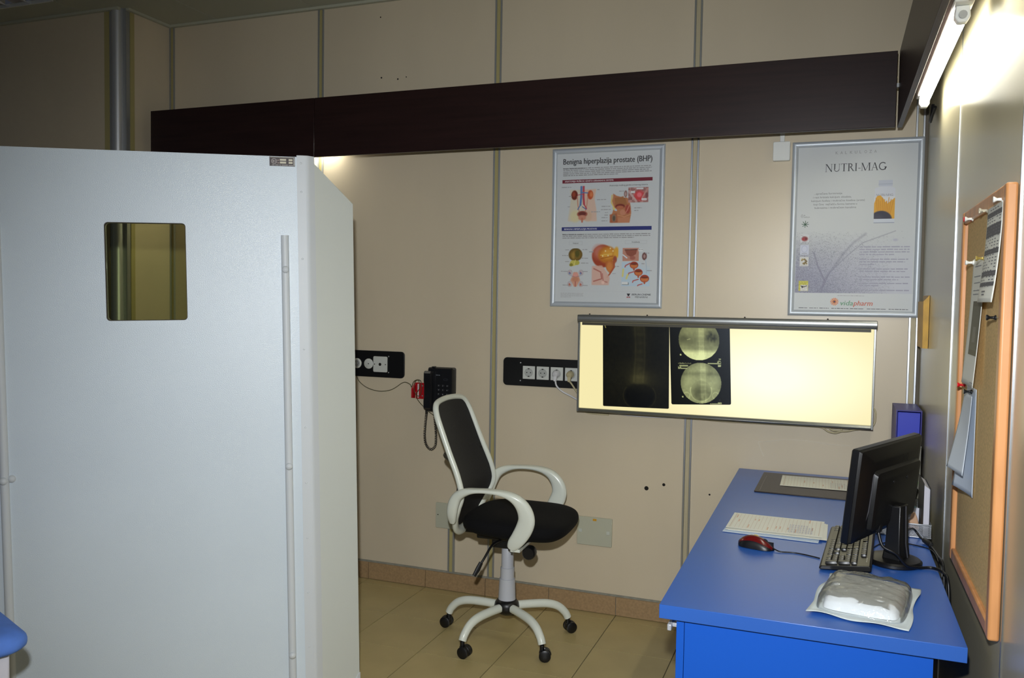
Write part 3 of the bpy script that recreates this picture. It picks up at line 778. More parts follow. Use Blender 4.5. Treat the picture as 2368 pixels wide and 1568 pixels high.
U = 0.0189; kcache = {}
def key(x, row, w_=1.0, hgt=1.0, legend=True):
    kkey = (w_, hgt)
    if kkey not in kcache:
        a_, d_ = w_ * U / 2 - .0006, hgt * U / 2 - .0006
        k_ = MB().loft([[(p[0], p[1], 0) for p in rrect(-a_, a_, -d_, d_, .0015, 2)], [(p[0], p[1], .004) for p in rrect(-a_ + .0006, a_ - .0006, -d_ + .0006, d_ - .0006, .0015, 2)], [(p[0], p[1] + .0003, .0075) for p in rrect(-a_ + .002, a_ - .002, -d_ + .0018, d_ - .0022, .002, 2)]]).mesh('key', 30)
        k_.materials.append(m_key); kcache[kkey] = k_
    yy = -.061 + (row + hgt / 2) * U + (.006 if row >= 5 else 0)
    o = inst(kcache[kkey], 'key', kb, (x + w_ * U / 2, yy, kz(yy) - .001), (math.atan2(.016, .15), 0, 0))
    if legend: legs.append((x + w_ * U / 2 - min(w_, 1) * .003, yy + .002, kz(yy) + .0068))
legs = []
X0 = -.2155
rows = [[1.25, 1.25, 1.25, 6.25, 1.25, 1.25, 1.25, 1.25], [2.25] + [1] * 10 + [2.75], [1.75] + [1] * 11 + [2.25], [1.5] + [1] * 12 + [1.5], [1] * 13 + [2]]
for r_, ws in enumerate(rows):
    x = X0
    for w_ in ws:
        key(x, r_, w_, legend=w_ != 6.25); x += w_ * U
x = X0
for g in ([1], 1, [1] * 4, .5, [1] * 4, .5, [1] * 4):
    if isinstance(g, list):
        for w_ in g: key(x, 5, w_); x += U
    else: x += g * U
XN = X0 + 15 * U + .005
for c in range(3):
    key(XN + c * U, 0)
    for r_ in (3, 4, 5): key(XN + c * U, r_)
key(XN + U, 1)
XP = XN + 3 * U + .005
key(XP, 0, 2); key(XP + 2 * U, 0)
for c in range(3):
    for r_ in (1, 2, 3, 4): key(XP + c * U, r_)
key(XP + 3 * U, 0, 1, 2, False); key(XP + 3 * U, 2, 1, 2, False); key(XP + 3 * U, 4)
b = MB()
for x, y, z in legs: b.add([(x - .0018, y - .002, z - .0001), (x + .0018, y - .002, z - .0001), (x + .0018, y + .0015, z + .0002), (x - .0018, y + .0015, z + .0002)], [(0, 1, 2, 3)])
b.build('key_legends', m_leg, kb)['kind'] = 'stuff'
yy = .066
b = MB()
for k in range(3): b.box(XP + .012 + k * .016, XP + .018 + k * .016, .0585, .0605, kz(.06), kz(.06) + .0006)
b.build('status_lights', m_leg, kb)

# ------------------------------------------------------------------ mouse
ms = thing('computer_mouse', 'black and dark red computer mouse on the blue desk', 'mouse', (-0.532, -1.262, DZ), math.radians(-14))
def mouse_shell(s, zt, z0, yl0, yl1):
    rings = []
    for k in range(15):
        t = k / 14; x = -.054 + .108 * t
        w_ = .030 * max(1 - abs(2 * t - 1) ** 3.2, .02) ** .5 * (1 - .10 * math.sin(PI * t)); h_ = .040 * max(math.sin(PI * min(t * .92 + .06, 1)), .05) ** .65 * (1.02 - .28 * t)
        ring = []
        for j in range(13):
            a = PI * j / 12
            ring.append((x, s * w_ * math.cos(a), max(.002, s * h_ * math.sin(a) ** .8 if 0 < j < 12 else .002)))
        ring += [(x, -s * w_ * .92, .001), (x, s * w_ * .92, .001)]
        rings.append(ring)
    return rings
MB().loft(mouse_shell(1.0, 0, 0, 0, 0)).build('body', m_black, ms, smooth=60)
rings = []
for k in range(13):
    t = .03 + .94 * k / 12; x = -.054 + .108 * t
    w_ = .030 * max(1 - abs(2 * t - 1) ** 3.2, .02) ** .5 * (1 - .10 * math.sin(PI * t)); h_ = .040 * max(math.sin(PI * min(t * .92 + .06, 1)), .05) ** .65 * (1.02 - .28 * t)
    ring = [(x, w_ * 1.012 * math.cos(a), 1.012 * h_ * math.sin(a) ** .8 + .0006) for a in [math.radians(38 + 104 * j / 10) for j in range(11)]]
    ring += [(p[0], p[1] * .97, p[2] - .003) for p in ring[::-1]]
    rings.append(ring)
MB().loft(rings).build('top_shell', mat('dark_red_gloss', (96, 12, 14), .22, spec=.5), ms, smooth=50)
def mz(t): return .040 * math.sin(PI * min(t * .92 + .06, 1)) ** .65 * (1.02 - .28 * t) * 1.012
MB().lathe([(.001, -.003), (.008, -.003), (.009, 0), (.008, .003), (.001, .003)], (.026, 0, mz(.74) - .0045), 14, 'y').build('scroll_wheel', m_dark, ms)
MB().box(.010, .052, -.0013, .0013, mz(.9) - .006, mz(.75) - .002).build('button_gap', m_black, ms)
xq = [(-.010, .006), (-.003, .010), (.006, .004), (.000, .002)]
MB().prism([(x_, y_, mz((x_ + .054) / .108) + .0004) for x_, y_ in xq], (0, 0, .0006)).build('logo_mark', mat('yellow_mark', (220, 190, 90), .5), ms)
MB().tube(smoothpath([(.054, 0, .006), (.075, -.006, .003), (.105, .010, .0022), (.135, .012, .0022), (.168, .006, .0022), (.185, .002, .0022)], 6), .0019, 8).build('cable', m_black, ms, smooth=60)

# ------------------------------------------------------------------ papers
m_paper = mat('white_paper', (234, 234, 224), .7, sub=0)
m_paperb = mat('bluish_paper', (205, 220, 238), .7)
def sheet_obj(label, loc, rot, w_, d_, m_, curl, group=None, lines=None, name='paper_sheet', th=.0006):
    def f(u, v):
        return ((u - .5) * w_, (v - .5) * d_, curl(u, v))
    b_ = MB(); b_.grid(20, 12, f)
    nV = len(b_.V); F0 = list(b_.F)
    b_.V += [(x, y, z - th) for x, y, z in b_.V[:nV]]; b_.F += [tuple(i + nV for i in f_[::-1]) for f_ in F0]
    nu, nv = 21, 13
    for i in range(nu - 1):
        for r0 in (0, (nv - 1) * nu): b_.F.append((r0 + i, r0 + i + 1, nV + r0 + i + 1, nV + r0 + i))
    for j in range(nv - 1):
        for c0 in (0, nu - 1): b_.F.append((j * nu + c0, (j + 1) * nu + c0, nV + (j + 1) * nu + c0, nV + j * nu + c0))
    if lines:
        t = thing(name, label, 'paper', loc, rot, group)
        b_.build('sheet', m_, t, smooth=60)
        P_ = Print(); lines(P_)
        P_.build('print', t, lambda u, v, l: (u, v, curl(u / w_ + .5, v / d_ + .5) + .0003 + .0001 * l))
        return t
    o = b_.build(name, m_, smooth=60); o.location = loc; o.rotation_euler = (0, 0, rot)
    tag(o, label, 'paper', group); return o
def form(P_, w_=.297, d_=.21, seed=1, hand=(90, 100, 170)):
    r = random.Random(seed)
    P_.rect(-w_ / 2 + .012, -d_ / 2 + .01, -w_ / 2 + .0135, d_ / 2 - .01, (200, 180, 160)); P_.rect(w_ / 2 - .0135, -d_ / 2 + .01, w_ / 2 - .012, d_ / 2 - .01, (200, 180, 160))
    n_ = 22
    for k in range(n_):
        x_ = -w_ / 2 + .016 + k * (w_ - .03) / n_
        if r.random() < .45: 
            y_ = r.uniform(-.09, .06)
            P_.rect(x_ + .002, y_, x_ + .005, y_ + r.uniform(.02, .05), (214, 176, 150))
        P_.rect(x_, -d_ / 2 + .01, x_ + .0006, d_ / 2 - .01, (196, 170, 150))
    for k in range(34):                                        # rows of blue handwriting
        x_ = .045 + (k % 9) * .0085; y_ = -.085 + (k // 9) * .028
        P_.path([(x_ + .003 * math.sin(q * 2.1 + k), y_ + q * .0028) for q in range(9)], .0007, hand, 2)
stack = 'loose paper sheets on the desk'
flat = lambda u, v: .0
z0 = DZ + .0012
wav = lambda u, v: .004 * max(0, math.sin(PI * (u * 1.6 - .3))) * (1 - v)
sheet_obj('pale blue bottom sheet with punched holes peeking out under the form stack', (-.497, -1.030, z0), math.radians(-3.5), .29, .205, m_paperb, lambda u, v: .001 * (1 - v), None)
sheet_obj('white sheet second from the bottom of the form stack beside the mouse', (-.482, -1.003, z0 + .0028), math.radians(-.5), .297, .21, m_paper, lambda u, v: .0010 * (1 - v))
sheet_obj('white sheet just under the top form in the stack beside the mouse', (-.490, -1.008, z0 + .0050), math.radians(-2.2), .293, .21, m_paper, lambda u, v: .0015 * u)
sheet_obj('lined form with handwriting on top of the stack beside the mouse', (-.492, -.995, z0 + .0078), math.radians(-1.5), .292, .212, m_paper, lambda u, v: .0022 * (u - .3) ** 2 + .0015 * (1 - v), None, lambda P_: form(P_))
dp = MB().prism([(p[0], p[1], 0) for p in rrect(-.24, .24, -.20, .20, .006, 3)], (0, 0, .0045)).build('desk_pad', mat('dark_brown_leatherette', (52, 44, 42), .38, spec=.35, bump=.1, bscale=700), bevel=.0012)
dp.location = (-.362, -.288, DZ + .0003); dp.rotation_euler = (0, 0, math.radians(-1)); tag(dp, 'dark brown leatherette desk pad at the far end of the desk', 'desk pad')
b = MB(); 
for k in (0, 1): pass
MB().prism([(-.222, -.18, .0046), (-.2195, -.18, .0046), (-.2195, .12, .0046), (-.222, .12, .0046)], (0, 0, .0004)).build('stitched_edge', mat('grey_stitch', (120, 118, 118), .6), dp)
sheet_obj('lined paper form lying on the dark desk pad', (-.372, -.235, DZ + .0068), math.radians(0.5), .292, .215, m_paper, lambda u, v: .001 * u, None, lambda P_: form(P_, .292, .215, 5, (120, 125, 150)))

# ------------------------------------------------------------------ plastic wrapped pack
pk = thing('wrapped_pack', 'white sterile pack in crinkled clear plastic at the near desk end', 'package', (-.241, -1.634, DZ), math.radians(-9))
def backing(u, v):
    x, y = (u - .5) * .222, (v - .5) * .325
    e = max(abs(u - .5), abs(v - .5)) * 2
    return (x + .004 * math.sin(v * 9), y + .004 * math.sin(u * 7), .0035 + .003 * (e ** 6) * (1 + math.sin(u * 11 + v * 13)))
MB().grid(24, 30, backing).build('backing_paper', mat('white_backing_paper', (202, 212, 214), .55), pk, smooth=80, solid=.0008)
def lump(hx, hy, h_, rnd, amp, seed, off=0.0):
    def f(u, v):
        x, y = (u * 2 - 1), (v * 2 - 1)
        sx = max(1 - abs(x) ** rnd, 0) ** .45; sy = max(1 - abs(y) ** rnd, 0) ** .45
        X_, Y_ = x * hx, y * hy
        cr = 1 - .10 * (abs(x) * abs(y)) ** 4
        q = noise.noise(Vector((X_ * 28 + seed, Y_ * 28, seed))) + .6 * abs(noise.noise(Vector((X_ * 60, Y_ * 60 + seed, 2)))) - .7 * abs(noise.noise(Vector((X_ * 22 + 5, Y_ * 45, seed + 3))))
        z = h_ * sx * sy * (1 + .12 * (1 - u)) + amp * q * min(sx, sy) ** .5
        return (X_ * cr, Y_ * cr, .005 + off + max(z, 0))
    return f
MB().grid(36, 44, lump(.088, .120, .031, 5, .0016, 1)).build('folded_contents', mat('white_cotton_pad', (212, 217, 220), .8, bump=.05, bscale=500), pk, smooth=80)
pm = bpy.data.materials.new('clear_crinkled_plastic'); pm.use_nodes = True; nt = pm.node_tree
for n_ in list(nt.nodes):
    if n_.type == 'BSDF_PRINCIPLED': nt.nodes.remove(n_)
ta = nt.nodes.new('ShaderNodeBsdfTransparent'); ga = nt.nodes.new('ShaderNodeBsdfGlossy'); ga.inputs['Roughness'].default_value = .07
da = nt.nodes.new('ShaderNodeBsdfDiffuse'); da.inputs[0].default_value = (.75, .78, .78, 1); m2 = nt.nodes.new('ShaderNodeMixShader'); m2.inputs[0].default_value = .06
ma_ = nt.nodes.new('ShaderNodeMixShader'); fa = nt.nodes.new('ShaderNodeFresnel'); fa.inputs[0].default_value = 1.33
tcx = nt.nodes.new('ShaderNodeTexCoord'); nz = nt.nodes.new('ShaderNodeTexNoise'); nz.inputs['Scale'].default_value = 32; nz.inputs['Detail'].default_value = 4; nz.inputs['Distortion'].default_value = .8
bp = nt.nodes.new('ShaderNodeBump'); bp.inputs['Strength'].default_value = .8; bp.inputs['Distance'].default_value = .007
nt.links.new(tcx.outputs['Object'], nz.inputs['Vector']); nt.links.new(nz.outputs['Fac'], bp.inputs['Height']); nt.links.new(bp.outputs[0], ga.inputs['Normal'])
nt.links.new(ta.outputs[0], m2.inputs[1]); nt.links.new(da.outputs[0], m2.inputs[2])
nt.links.new(fa.outputs[0], ma_.inputs[0]); nt.links.new(m2.outputs[0], ma_.inputs[1]); nt.links.new(ga.outputs[0], ma_.inputs[2]); nt.links.new(ma_.outputs[0], nt.nodes['Material Output'].inputs[0])
MB().grid(60, 76, lump(.101, .138, .036, 5, .0050, 9, .0015)).build('plastic_wrap', pm, pk, smooth=80)

# ------------------------------------------------------------------ wire mesh desk organiser and what it holds
m_wire = mat('silver_wire_mesh', (190, 194, 200), .35, .7)
def mesh_wall(b_, P0, ux, uz, L, H, step=.0052, r=.0006):
    P0, ux, uz = Vector(P0), Vector(ux), Vector(uz); n_ = ux.cross(uz)
    def seg(a0, z0_, a1, z1_):
        p, q = P0 + ux * a0 + uz * z0_, P0 + ux * a1 + uz * z1_; d_ = (q - p).normalized(); s_ = d_.cross(n_) * r
        b_.prism([p - s_ - n_ * r, p + s_ - n_ * r, q + s_ - n_ * r, q - s_ - n_ * r], n_ * 2 * r)
    k = -H
    while k < L:
        a0, a1 = max(k, 0), min(k + H, L)
        if a1 - a0 > .001:
            seg(a0, a0 - k, a1, a1 - k); seg(a0, H - (a0 - k), a1, H - (a1 - k))
        k += step
org = thing('desk_organiser', 'silver wire-mesh desk organiser tray in the corner behind the monitor', 'organiser', (-.115, -.81, DZ))
OX0, OX1, OY0, OY1 = -.200, -.030, -.945, -.700
b = MB(); mesh_wall(b, (OX0, OY0, DZ + .004), (1, 0, 0), (0, 0, 1), OX1 - OX0, .040); b.build('front_mesh', m_wire, org, w=True)
b = MB(); mesh_wall(b, (OX1, OY0, DZ + .004), (0, 1, 0), (0, 0, 1), OY1 - OY0, .040); b.build('side_mesh', m_wire, org, w=True)
b = MB(); mesh_wall(b, (OX0, OY0, DZ + .004), (0, 1, 0), (0, 0, 1), OY1 - OY0, .040); b.build('side_mesh', m_wire, org, w=True)
b = MB(); mesh_wall(b, (OX0, -.752, DZ + .004), (1, 0, 0), (0, 0, 1), .130, .070); mesh_wall(b, (OX0, OY1, DZ + .004), (1, 0, 0), (0, 0, 1), OX1 - OX0, .070); b.build('pen_well_mesh', m_wire, org, w=True)
b = MB()
rimz = DZ + .044
for z_ in (DZ + .003, rimz): b.tube([(OX0, OY0, z_), (OX1, OY0, z_), (OX1, OY1, z_), (OX0, OY1, z_)], .0022, 8, closed=True)
b.tube([(OX0, -.752, DZ + .075), (-.07, -.752, DZ + .075), (-.07, OY1, DZ + .075), (OX0, OY1, DZ + .075)], .002, 8, closed=True)
b.build('rim_wire', m_wire, org, w=True, smooth=50)
MB().box(OX0, OX1, OY0, OY1, DZ + .001, DZ + .0022).build('tray_floor', m_wire, org, w=True)
nb_ = thing('notebook', 'black hardcover notebook standing upright in the organiser', 'notebook', (-.044, -.85, DZ + .003))
MB().box(-.0535, -.0515, -.930, -.765, DZ + .0032, DZ + .172).build('cover', m_dark, nb_, w=True)
MB().box(-.0345, -.0325, -.930, -.765, DZ + .0032, DZ + .158).build('cover', m_dark, nb_, w=True)
MB().prism([(-.0512, -.926, DZ + .005), (-.0512, -.926, DZ + .166), (-.0347, -.926, DZ + .154), (-.0347, -.926, DZ + .005)], (0, .160, 0)).build('page_block', mat('page_edges', (214, 212, 222), .8, var=.1, vscale=3, stretch=(300, 1, 1)), nb_, w=True)
pou = MB(); pou.grid(18, 14, lambda u, v: ((u - .5) * .10 * (1 - .25 * v * v), -.012 * math.sin(PI * u) * (1 - .6 * v), .055 * v))
o = pou.build('leather_pouch', mat('tan_leather', (208, 168, 138), .55, var=.1, vscale=20), smooth=80, solid=.016, subs=1); o.location = (-.108, -.868, DZ + .010); tag(o, 'tan leather pouch with a snap button inside the organiser tray', 'pouch')
MB().lathe([(.005, 0), (.005, .001), (.002, .002)], (.018, -.026, .040), 12, 'y').build('snap_button', m_alu, o)
for (lab, loc, rz, w_, col) in (('pale blue card standing in the organiser behind the tan pouch', (-.090, -.822, DZ + .006), .1, .055, (150, 200, 215)), ('grey leaflet leaning in the organiser beside the notebook', (-.076, -.832, DZ + .004), -.15, .040, (190, 192, 204))):
    c_ = MB().prism([(-w_ / 2, 0, 0), (w_ / 2, 0, 0), (w_ / 2, .012, .066), (-w_ / 2, .012, .060)], (0, .0012, 0)).build('card', mat('card_%d' % col[0], col, .6)); c_.location = loc; c_.rotation_euler = (0, 0, rz); tag(c_, lab, 'card')
def pen(label, x, y, lean, L, r, body, cap, tipc):
    t = thing('marker_pen', label, 'pen', (x, y, DZ + .004), group='pens in the desk organiser'); lx, ly = lean
    p = lambda s: (lx * s * L, ly * s * L, s * L)
    MB().tube([p(0), p(.72)], [r, r], 12).build('barrel', body, t, smooth=50)
    MB().tube([p(.70), p(.95), p(1.0)], [r * 1.15, r * 1.1, r * .6], 12).build('cap', cap, t, smooth=50)
    return t
pen('marker with a bright green cap standing in the organiser', -.078, -.722, (.16, .05), .138, .006, mat('green_pen', (70, 160, 60), .4), mat('bright_green_cap', (96, 230, 40), .4), None)
pen('black marker standing in the organiser next to the notebook', -.085, -.728, (.25, -.02), .112, .009, m_black, m_dark, None)
pen('marker with an orange red cap behind the black marker', -.093, -.712, (.28, .0), .122, .006, mat('cream_pen', (220, 205, 150), .5), mat('orange_red_cap', (226, 84, 40), .4), None)
pen('dark blue pen leaning beside the black marker in the organiser', -.100, -.735, (.42, .02), .105, .004, mat('navy_pen', (30, 36, 80), .35), MATS['navy_pen'], None)

# ------------------------------------------------------------------ blue box file by the wall
bf = thing('box_file', 'tall blue cardboard box file standing in the corner behind the monitor', 'box file', (-.06, -.20, DZ))
m_bf = mat('navy_blue_card', (36, 30, 130), .45); m_bf2 = mat('bright_blue_card', (40, 56, 190), .4)
bx0, bx1, by0, by1, bz1 = -.1, -.010, -.315, -.062, DZ + .332
MB().box(bx0, bx0 + .004, by0, by1, DZ + .001, bz1).build('side', m_bf, bf, w=True)
MB().box(bx1 - .004, bx1, by0, by1, DZ + .001, bz1).build('side', m_bf, bf, w=True)
MB().box(bx0 + .0042, bx1 - .0042, by0, by1, bz1 - .004, bz1).build('top', m_bf, bf, w=True)
MB().box(bx0 + .0042, bx1 - .0042, by1 - .004, by1, DZ + .001, bz1 - .0042).build('back', m_bf, bf, w=True)
MB().box(bx0 + .006, bx1 - .006, by0 + .006, by0 + .012, DZ + .001, bz1 - .008).build('front_panel', m_bf2, bf, w=True, bevel=.001)
o = MB().prism([(-.024, -.335, DZ + .001), (-.010, -.337, DZ + .001), (-.011, -.337, DZ + .20), (-.022, -.335, DZ + .205)], (0, .004, 0)).build('white_folder', m_paper); tag(o, 'narrow white folder leaning against the blue box file', 'folder')

# ------------------------------------------------------------------ X-ray film viewer on the back wall
vb = thing('film_viewer', 'long lit X-ray film viewing box with metal frame on the back wall', 'light box', (-.805, -.05, .97))
m_vf = mat('satin_steel_frame', (150, 152, 150), .34, .85, var=.1, vscale=20, stretch=(1, 1, 30))
VX0, VX1, VZ0, VZ1, VY = -1.438, -.172, .970, 1.418, -.105
MB().box(VX0 + .004, VX1 - .004, -.090, -.020, VZ0 + .006, VZ1 - .004).build('case', mat('grey_sheet_steel', (150, 148, 140), .4, .5), vb, w=True)
MB().prism([(VX0, -.018, 1.418), (VX0, -.120, 1.418), (VX0, -.124, 1.412), (VX0, -.124, 1.390), (VX0, -.119, 1.384), (VX0, -.110, 1.384), (VX0, -.110, 1.402), (VX0, -.018, 1.402)], (VX1 - VX0 + .003, 0, 0)).build('top_rail', m_vf, vb, w=True, bevel=.0015)
MB().box(VX0, VX0 + .009, -.108, -.019, VZ0, 1.400).build('side_rail', m_vf, vb, w=True, bevel=.001)
MB().box(VX1 - .008, VX1, -.108, -.019, VZ0, 1.400).build('side_rail', m_vf, vb, w=True, bevel=.001)
MB().prism([(VX0 + .009, -.018, VZ0), (VX0 + .009, -.106, VZ0), (VX0 + .009, -.112, VZ0 + .006), (VX0 + .009, -.106, VZ0 + .016), (VX0 + .009, -.090, VZ0 + .018), (VX0 + .009, -.018, VZ0 + .006)], (VX1 - VX0 - .017, 0, 0)).build('bottom_rail', m_vf, vb, w=True, bevel=.001)
MB().box(VX0 + .02, VX1 - .02, -.113, -.106, 1.371, 1.3835).build('film_grip', mat('dark_grip_strip', (70, 66, 50), .5), vb, w=True)
gm = bpy.data.materials.new('backlit_opal_panel'); gm.use_nodes = True; nt = gm.node_tree
for n_ in list(nt.nodes):
    if n_.type == 'BSDF_PRINCIPLED': nt.nodes.remove(n_)
em = nt.nodes.new('ShaderNodeEmission'); tc = nt.nodes.new('ShaderNodeTexCoord'); mp = nt.nodes.new('ShaderNodeMapping')
# the lamps inside: brightest right of the middle, weaker toward the ends
mp.inputs['Location'].default_value = (-.235 / .62, 0, -.20 / .34); mp.inputs['Scale'].default_value = (1 / .62, 0, 1 / .34)
gr = nt.nodes.new('ShaderNodeTexGradient'); gr.gradient_type = 'SPHERICAL'
rp = nt.nodes.new('ShaderNodeValToRGB'); rp.color_ramp.elements[0].color = (.93, .83, .44, 1); rp.color_ramp.elements[1].color = (1.25, 1.20, .88, 1); rp.color_ramp.elements[1].position = .85
e_ = rp.color_ramp.elements.new(.28); e_.color = (1.0, .91, .54, 1)
nt.links.new(tc.outputs['Object'], mp.inputs['Vector']); nt.links.new(mp.outputs[0], gr.inputs[0]); nt.links.new(gr.outputs[0], rp.inputs[0]); nt.links.new(rp.outputs[0], em.inputs[0])
em.inputs[1].default_value = VIEW_E; nt.links.new(em.outputs[0], nt.nodes['Material Output'].inputs[0])
MB().box(VX0 + .0092, VX1 - .0082, -.098, -.0905, VZ0 + .0165, 1.400).build('light_panel', gm, vb, w=True)
for x in (-1.25, -.36): MB().box(x - .03, x + .03, -.0195, -.001, 1.30, 1.38).build('wall_bracket', m_vf, vb, w=True)
for x in (-1.40, -1.13, -.70, -.36):
    MB().lathe([(.004, 0), (.003, .004), (.001, .005)], (x, -.05, 1.4185), 8).build('screw', m_dot, vb, w=True)

# films: density painted on a fine grid, light comes through from the panel
def film_obj(name, label, P00, P10, P11, P01, fn, nu, nv, y):
    # corners: top-left, top-right, bottom-right, bottom-left as (x, z)
    P_ = Print(); im = np.zeros((nv, nu, 3)); v, u = np.mgrid[0:nv, 0:nu]; u = u / (nu - 1); v = v / (nv - 1)
    im = fn(u, v)
    Wd = math.hypot(P10[0] - P00[0], P10[1] - P00[1]); Hd = math.hypot(P01[0] - P00[0], P01[1] - P00[1]); rc = .010
    du = np.minimum(u, 1 - u) * Wd; dv = (1 - v) * Hd
    out = (du < rc) & (dv < rc) & (np.hypot(rc - du, rc - dv) > rc)
    P_.raster(0, 0, 1, 1, im, 1, keep=~out)
    t = thing(name, label, 'X-ray film', ((P00[0] + P11[0]) / 2, y, P01[1]))
    def to3(a, b_, l):
        s = 1 - b_
        x = (P00[0] * (1 - a) + P10[0] * a) * (1 - s) + (P01[0] * (1 - a) + P11[0] * a) * s
        z = (P00[1] * (1 - a) + P10[1] * a) * (1 - s) + (P01[1] * (1 - a) + P11[1] * a) * s
        return (x, y - .002 * math.sin(PI * a) * (1 - b_), z)
    P_.build('film_sheet', t, to3, FILM, w=True)
    return t
rs = np.random.RandomState(3)
def vnoise(u, v, f, seed):
    r = np.random.RandomState(seed); g = r.rand(64, 64); x = u * f; y = v * f; i = x.astype(int) % 63; j = y.astype(int) % 63; fx = x - x.astype(int); fy = y - y.astype(int)
    fx = fx * fx * (3 - 2 * fx); fy = fy * fy * (3 - 2 * fy)
    return (g[j, i] * (1 - fx) + g[j, i + 1] * fx) * (1 - fy) + (g[j + 1, i] * (1 - fx) + g[j + 1, i + 1] * fx) * fy
def G(d, s): return np.exp(-(d / s) ** 2)
def film_a(u, v):
    sp = .55 + .02 * np.sin(v * 5)
    d = .05 + .02 * vnoise(u, v, 6, 1) + .05 * G(u - sp, .10) * (v < .72) + .04 * G(u - sp + .07, .012) * (v < .7) + .035 * G(u - sp - .07, .012) * (v < .7)
    d += .02 * G(u - sp, .07) * (np.sin(v * 62) > .4) * (v < .68)
    d += .075 * G(np.hypot((u - .56) / 1.0, (v - .66) / .55), .16) + .05 * G(np.hypot((u - .55) / 1.6, (v - .66) / .9), .22)
    rim_ = np.hypot((u - .56) / .245, (v - .86) / .165)
    d -= .045 * (rim_ < 1) * np.clip((1 - rim_) * 5, 0, 1)
    d += .05 * G(rim_ - 1.0, .035) * (v > .76) + .03 * G(np.hypot((u - .53) / .4, (v - .05) / .3), .3)
    d += .5 * (np.abs((u - .02) * 1.0 - (v - .01) * .5) < .006) * (v < .06)
    d += .02 * (vnoise(u, v, 40, 5) - .5)
    d = np.clip(d, .02, 1)
    return np.stack([d * 1.05, d * 1.05, d * .85], -1)
def film_b(u, v):
    W_, H_ = .262, .346
    x, y = u * W_, v * H_
    d = np.full(u.shape, .055)
    def disc(cx, cy, r, which):
        q = np.hypot(x - cx, y - cy); ins = q < r
        a, b_ = (x - cx) / r, (y - cy) / r
        k = .60 + .10 * (vnoise(u, v, 9, 11 + which) - .5) + .05 * (vnoise(u, v, 40, 3) - .5)
        k += .12 * G(a - .12, .16) + .06 * G(a - .02, .03) + .06 * G(a - .22, .03)
        k += .04 * G(a - .1, .2) * (np.sin(b_ * 26) > .3)
        if which == 0:
            k += .33 * np.clip((b_ - .45) * 5, 0, 1) - .10 * G(b_ + .0, .35)
            k -= .34 * G(np.hypot(a - .62, b_ + .15), .26) * (.5 + vnoise(u, v, 36, 8)) + .14 * G(np.hypot(a + .75, b_ + .05), .2)
            k += .22 * (np.abs(b_ - (-.02 - .25 * (a + .5))) < .02) * (np.abs(a + .5) < .09)
        else:
            k -= .22 * G(np.hypot(a * .9, (b_ - .42)), .40) * (np.hypot(a * 1.0, (b_ - .40)) < .52)
            rr_ = np.hypot(a, (b_ - .38) * 1.0); k += .16 * G(rr_ - .52, .03) * (b_ > .2)
            k -= .20 * G(np.hypot(a - .05, b_ - .80), .15) * vnoise(u, v, 30, 9) * 1.6 + .10 * G(b_ + .45, .10)
            for s_ in (-1, 1):
                hq = np.hypot(a - s_ * .72, b_ - .62); k += .12 * G(hq - .16, .03)
                k += .06 * G(np.hypot(a - s_ * .55, b_ - .0), .3)
        k *= 1 - .15 * np.clip((q / r - .8) * 5, 0, 1) * (b_ < .3)
        return np.where(ins, np.clip(k, .15, 1.0), d)
    dd = d.copy()
    for cx, cy, w_ in ((.128, .064, 0), (.133, .252, 1)):
        dd = np.where(np.hypot(x - cx, y - cy) < .0885, disc(cx, cy, .0885, w_), dd)
    def mark(x0, x1, y0, y1, p=.6):
        nonlocal dd
        r = (x > x0) & (x < x1) & (y > y0) & (y < y1); dd = np.where(r & (vnoise(u, v, 60, int(x0 * 9999) % 50) > 1 - p), .7, dd)
    for yy in (.147, .155, .160): mark(.205 + (.160 - yy) * .6, .222, yy - .002, yy + .002, .7)
    mark(.165, .222, .164, .168, .8); mark(.208, .222, .172, .180, .6); mark(.035, .078, .175, .180, .8); mark(.035, .048, .182, .186, .8); mark(.035, .076, .187, .191, .75)
    for yy in (.325, .333, .338): mark(.205 + (.34 - yy) * .5, .222, yy - .002, yy + .002, .7)
    mark(.172, .222, .341, .344, .8); mark(.03, .07, .002, .006, .8)
    for k in range(10): mark(.036 + k * .006, .038 + k * .006, .166 - .002 * (k % 2), .170, 1)
    dd = np.where(np.hypot(x - .047, y - .130) < .0035, .8, dd); dd = np.where(np.hypot(x - .052, y - .312) < .0035, .8, dd)
    lit_ = dd > .1
    return np.where(lit_[..., None], np.stack([dd * .86, dd * .92, dd * .80], -1), np.stack([dd * .95, dd * 1.0, dd * 1.1], -1))
film_obj('xray_film', 'dark X-ray film of a spine and pelvis on the left of the lit viewer', (-1.323, 1.383), (-1.019, 1.383), (-1.012, 1.006), (-1.314, 1.001), film_a, 130, 160, -.1015)
film_obj('xray_film', 'X-ray film showing two round images one above the other on the viewer', (-1.0185, 1.383), (-.757, 1.383), (-.742, 1.0405), (-1.001, 1.027), film_b, 180, 230, -.1035)

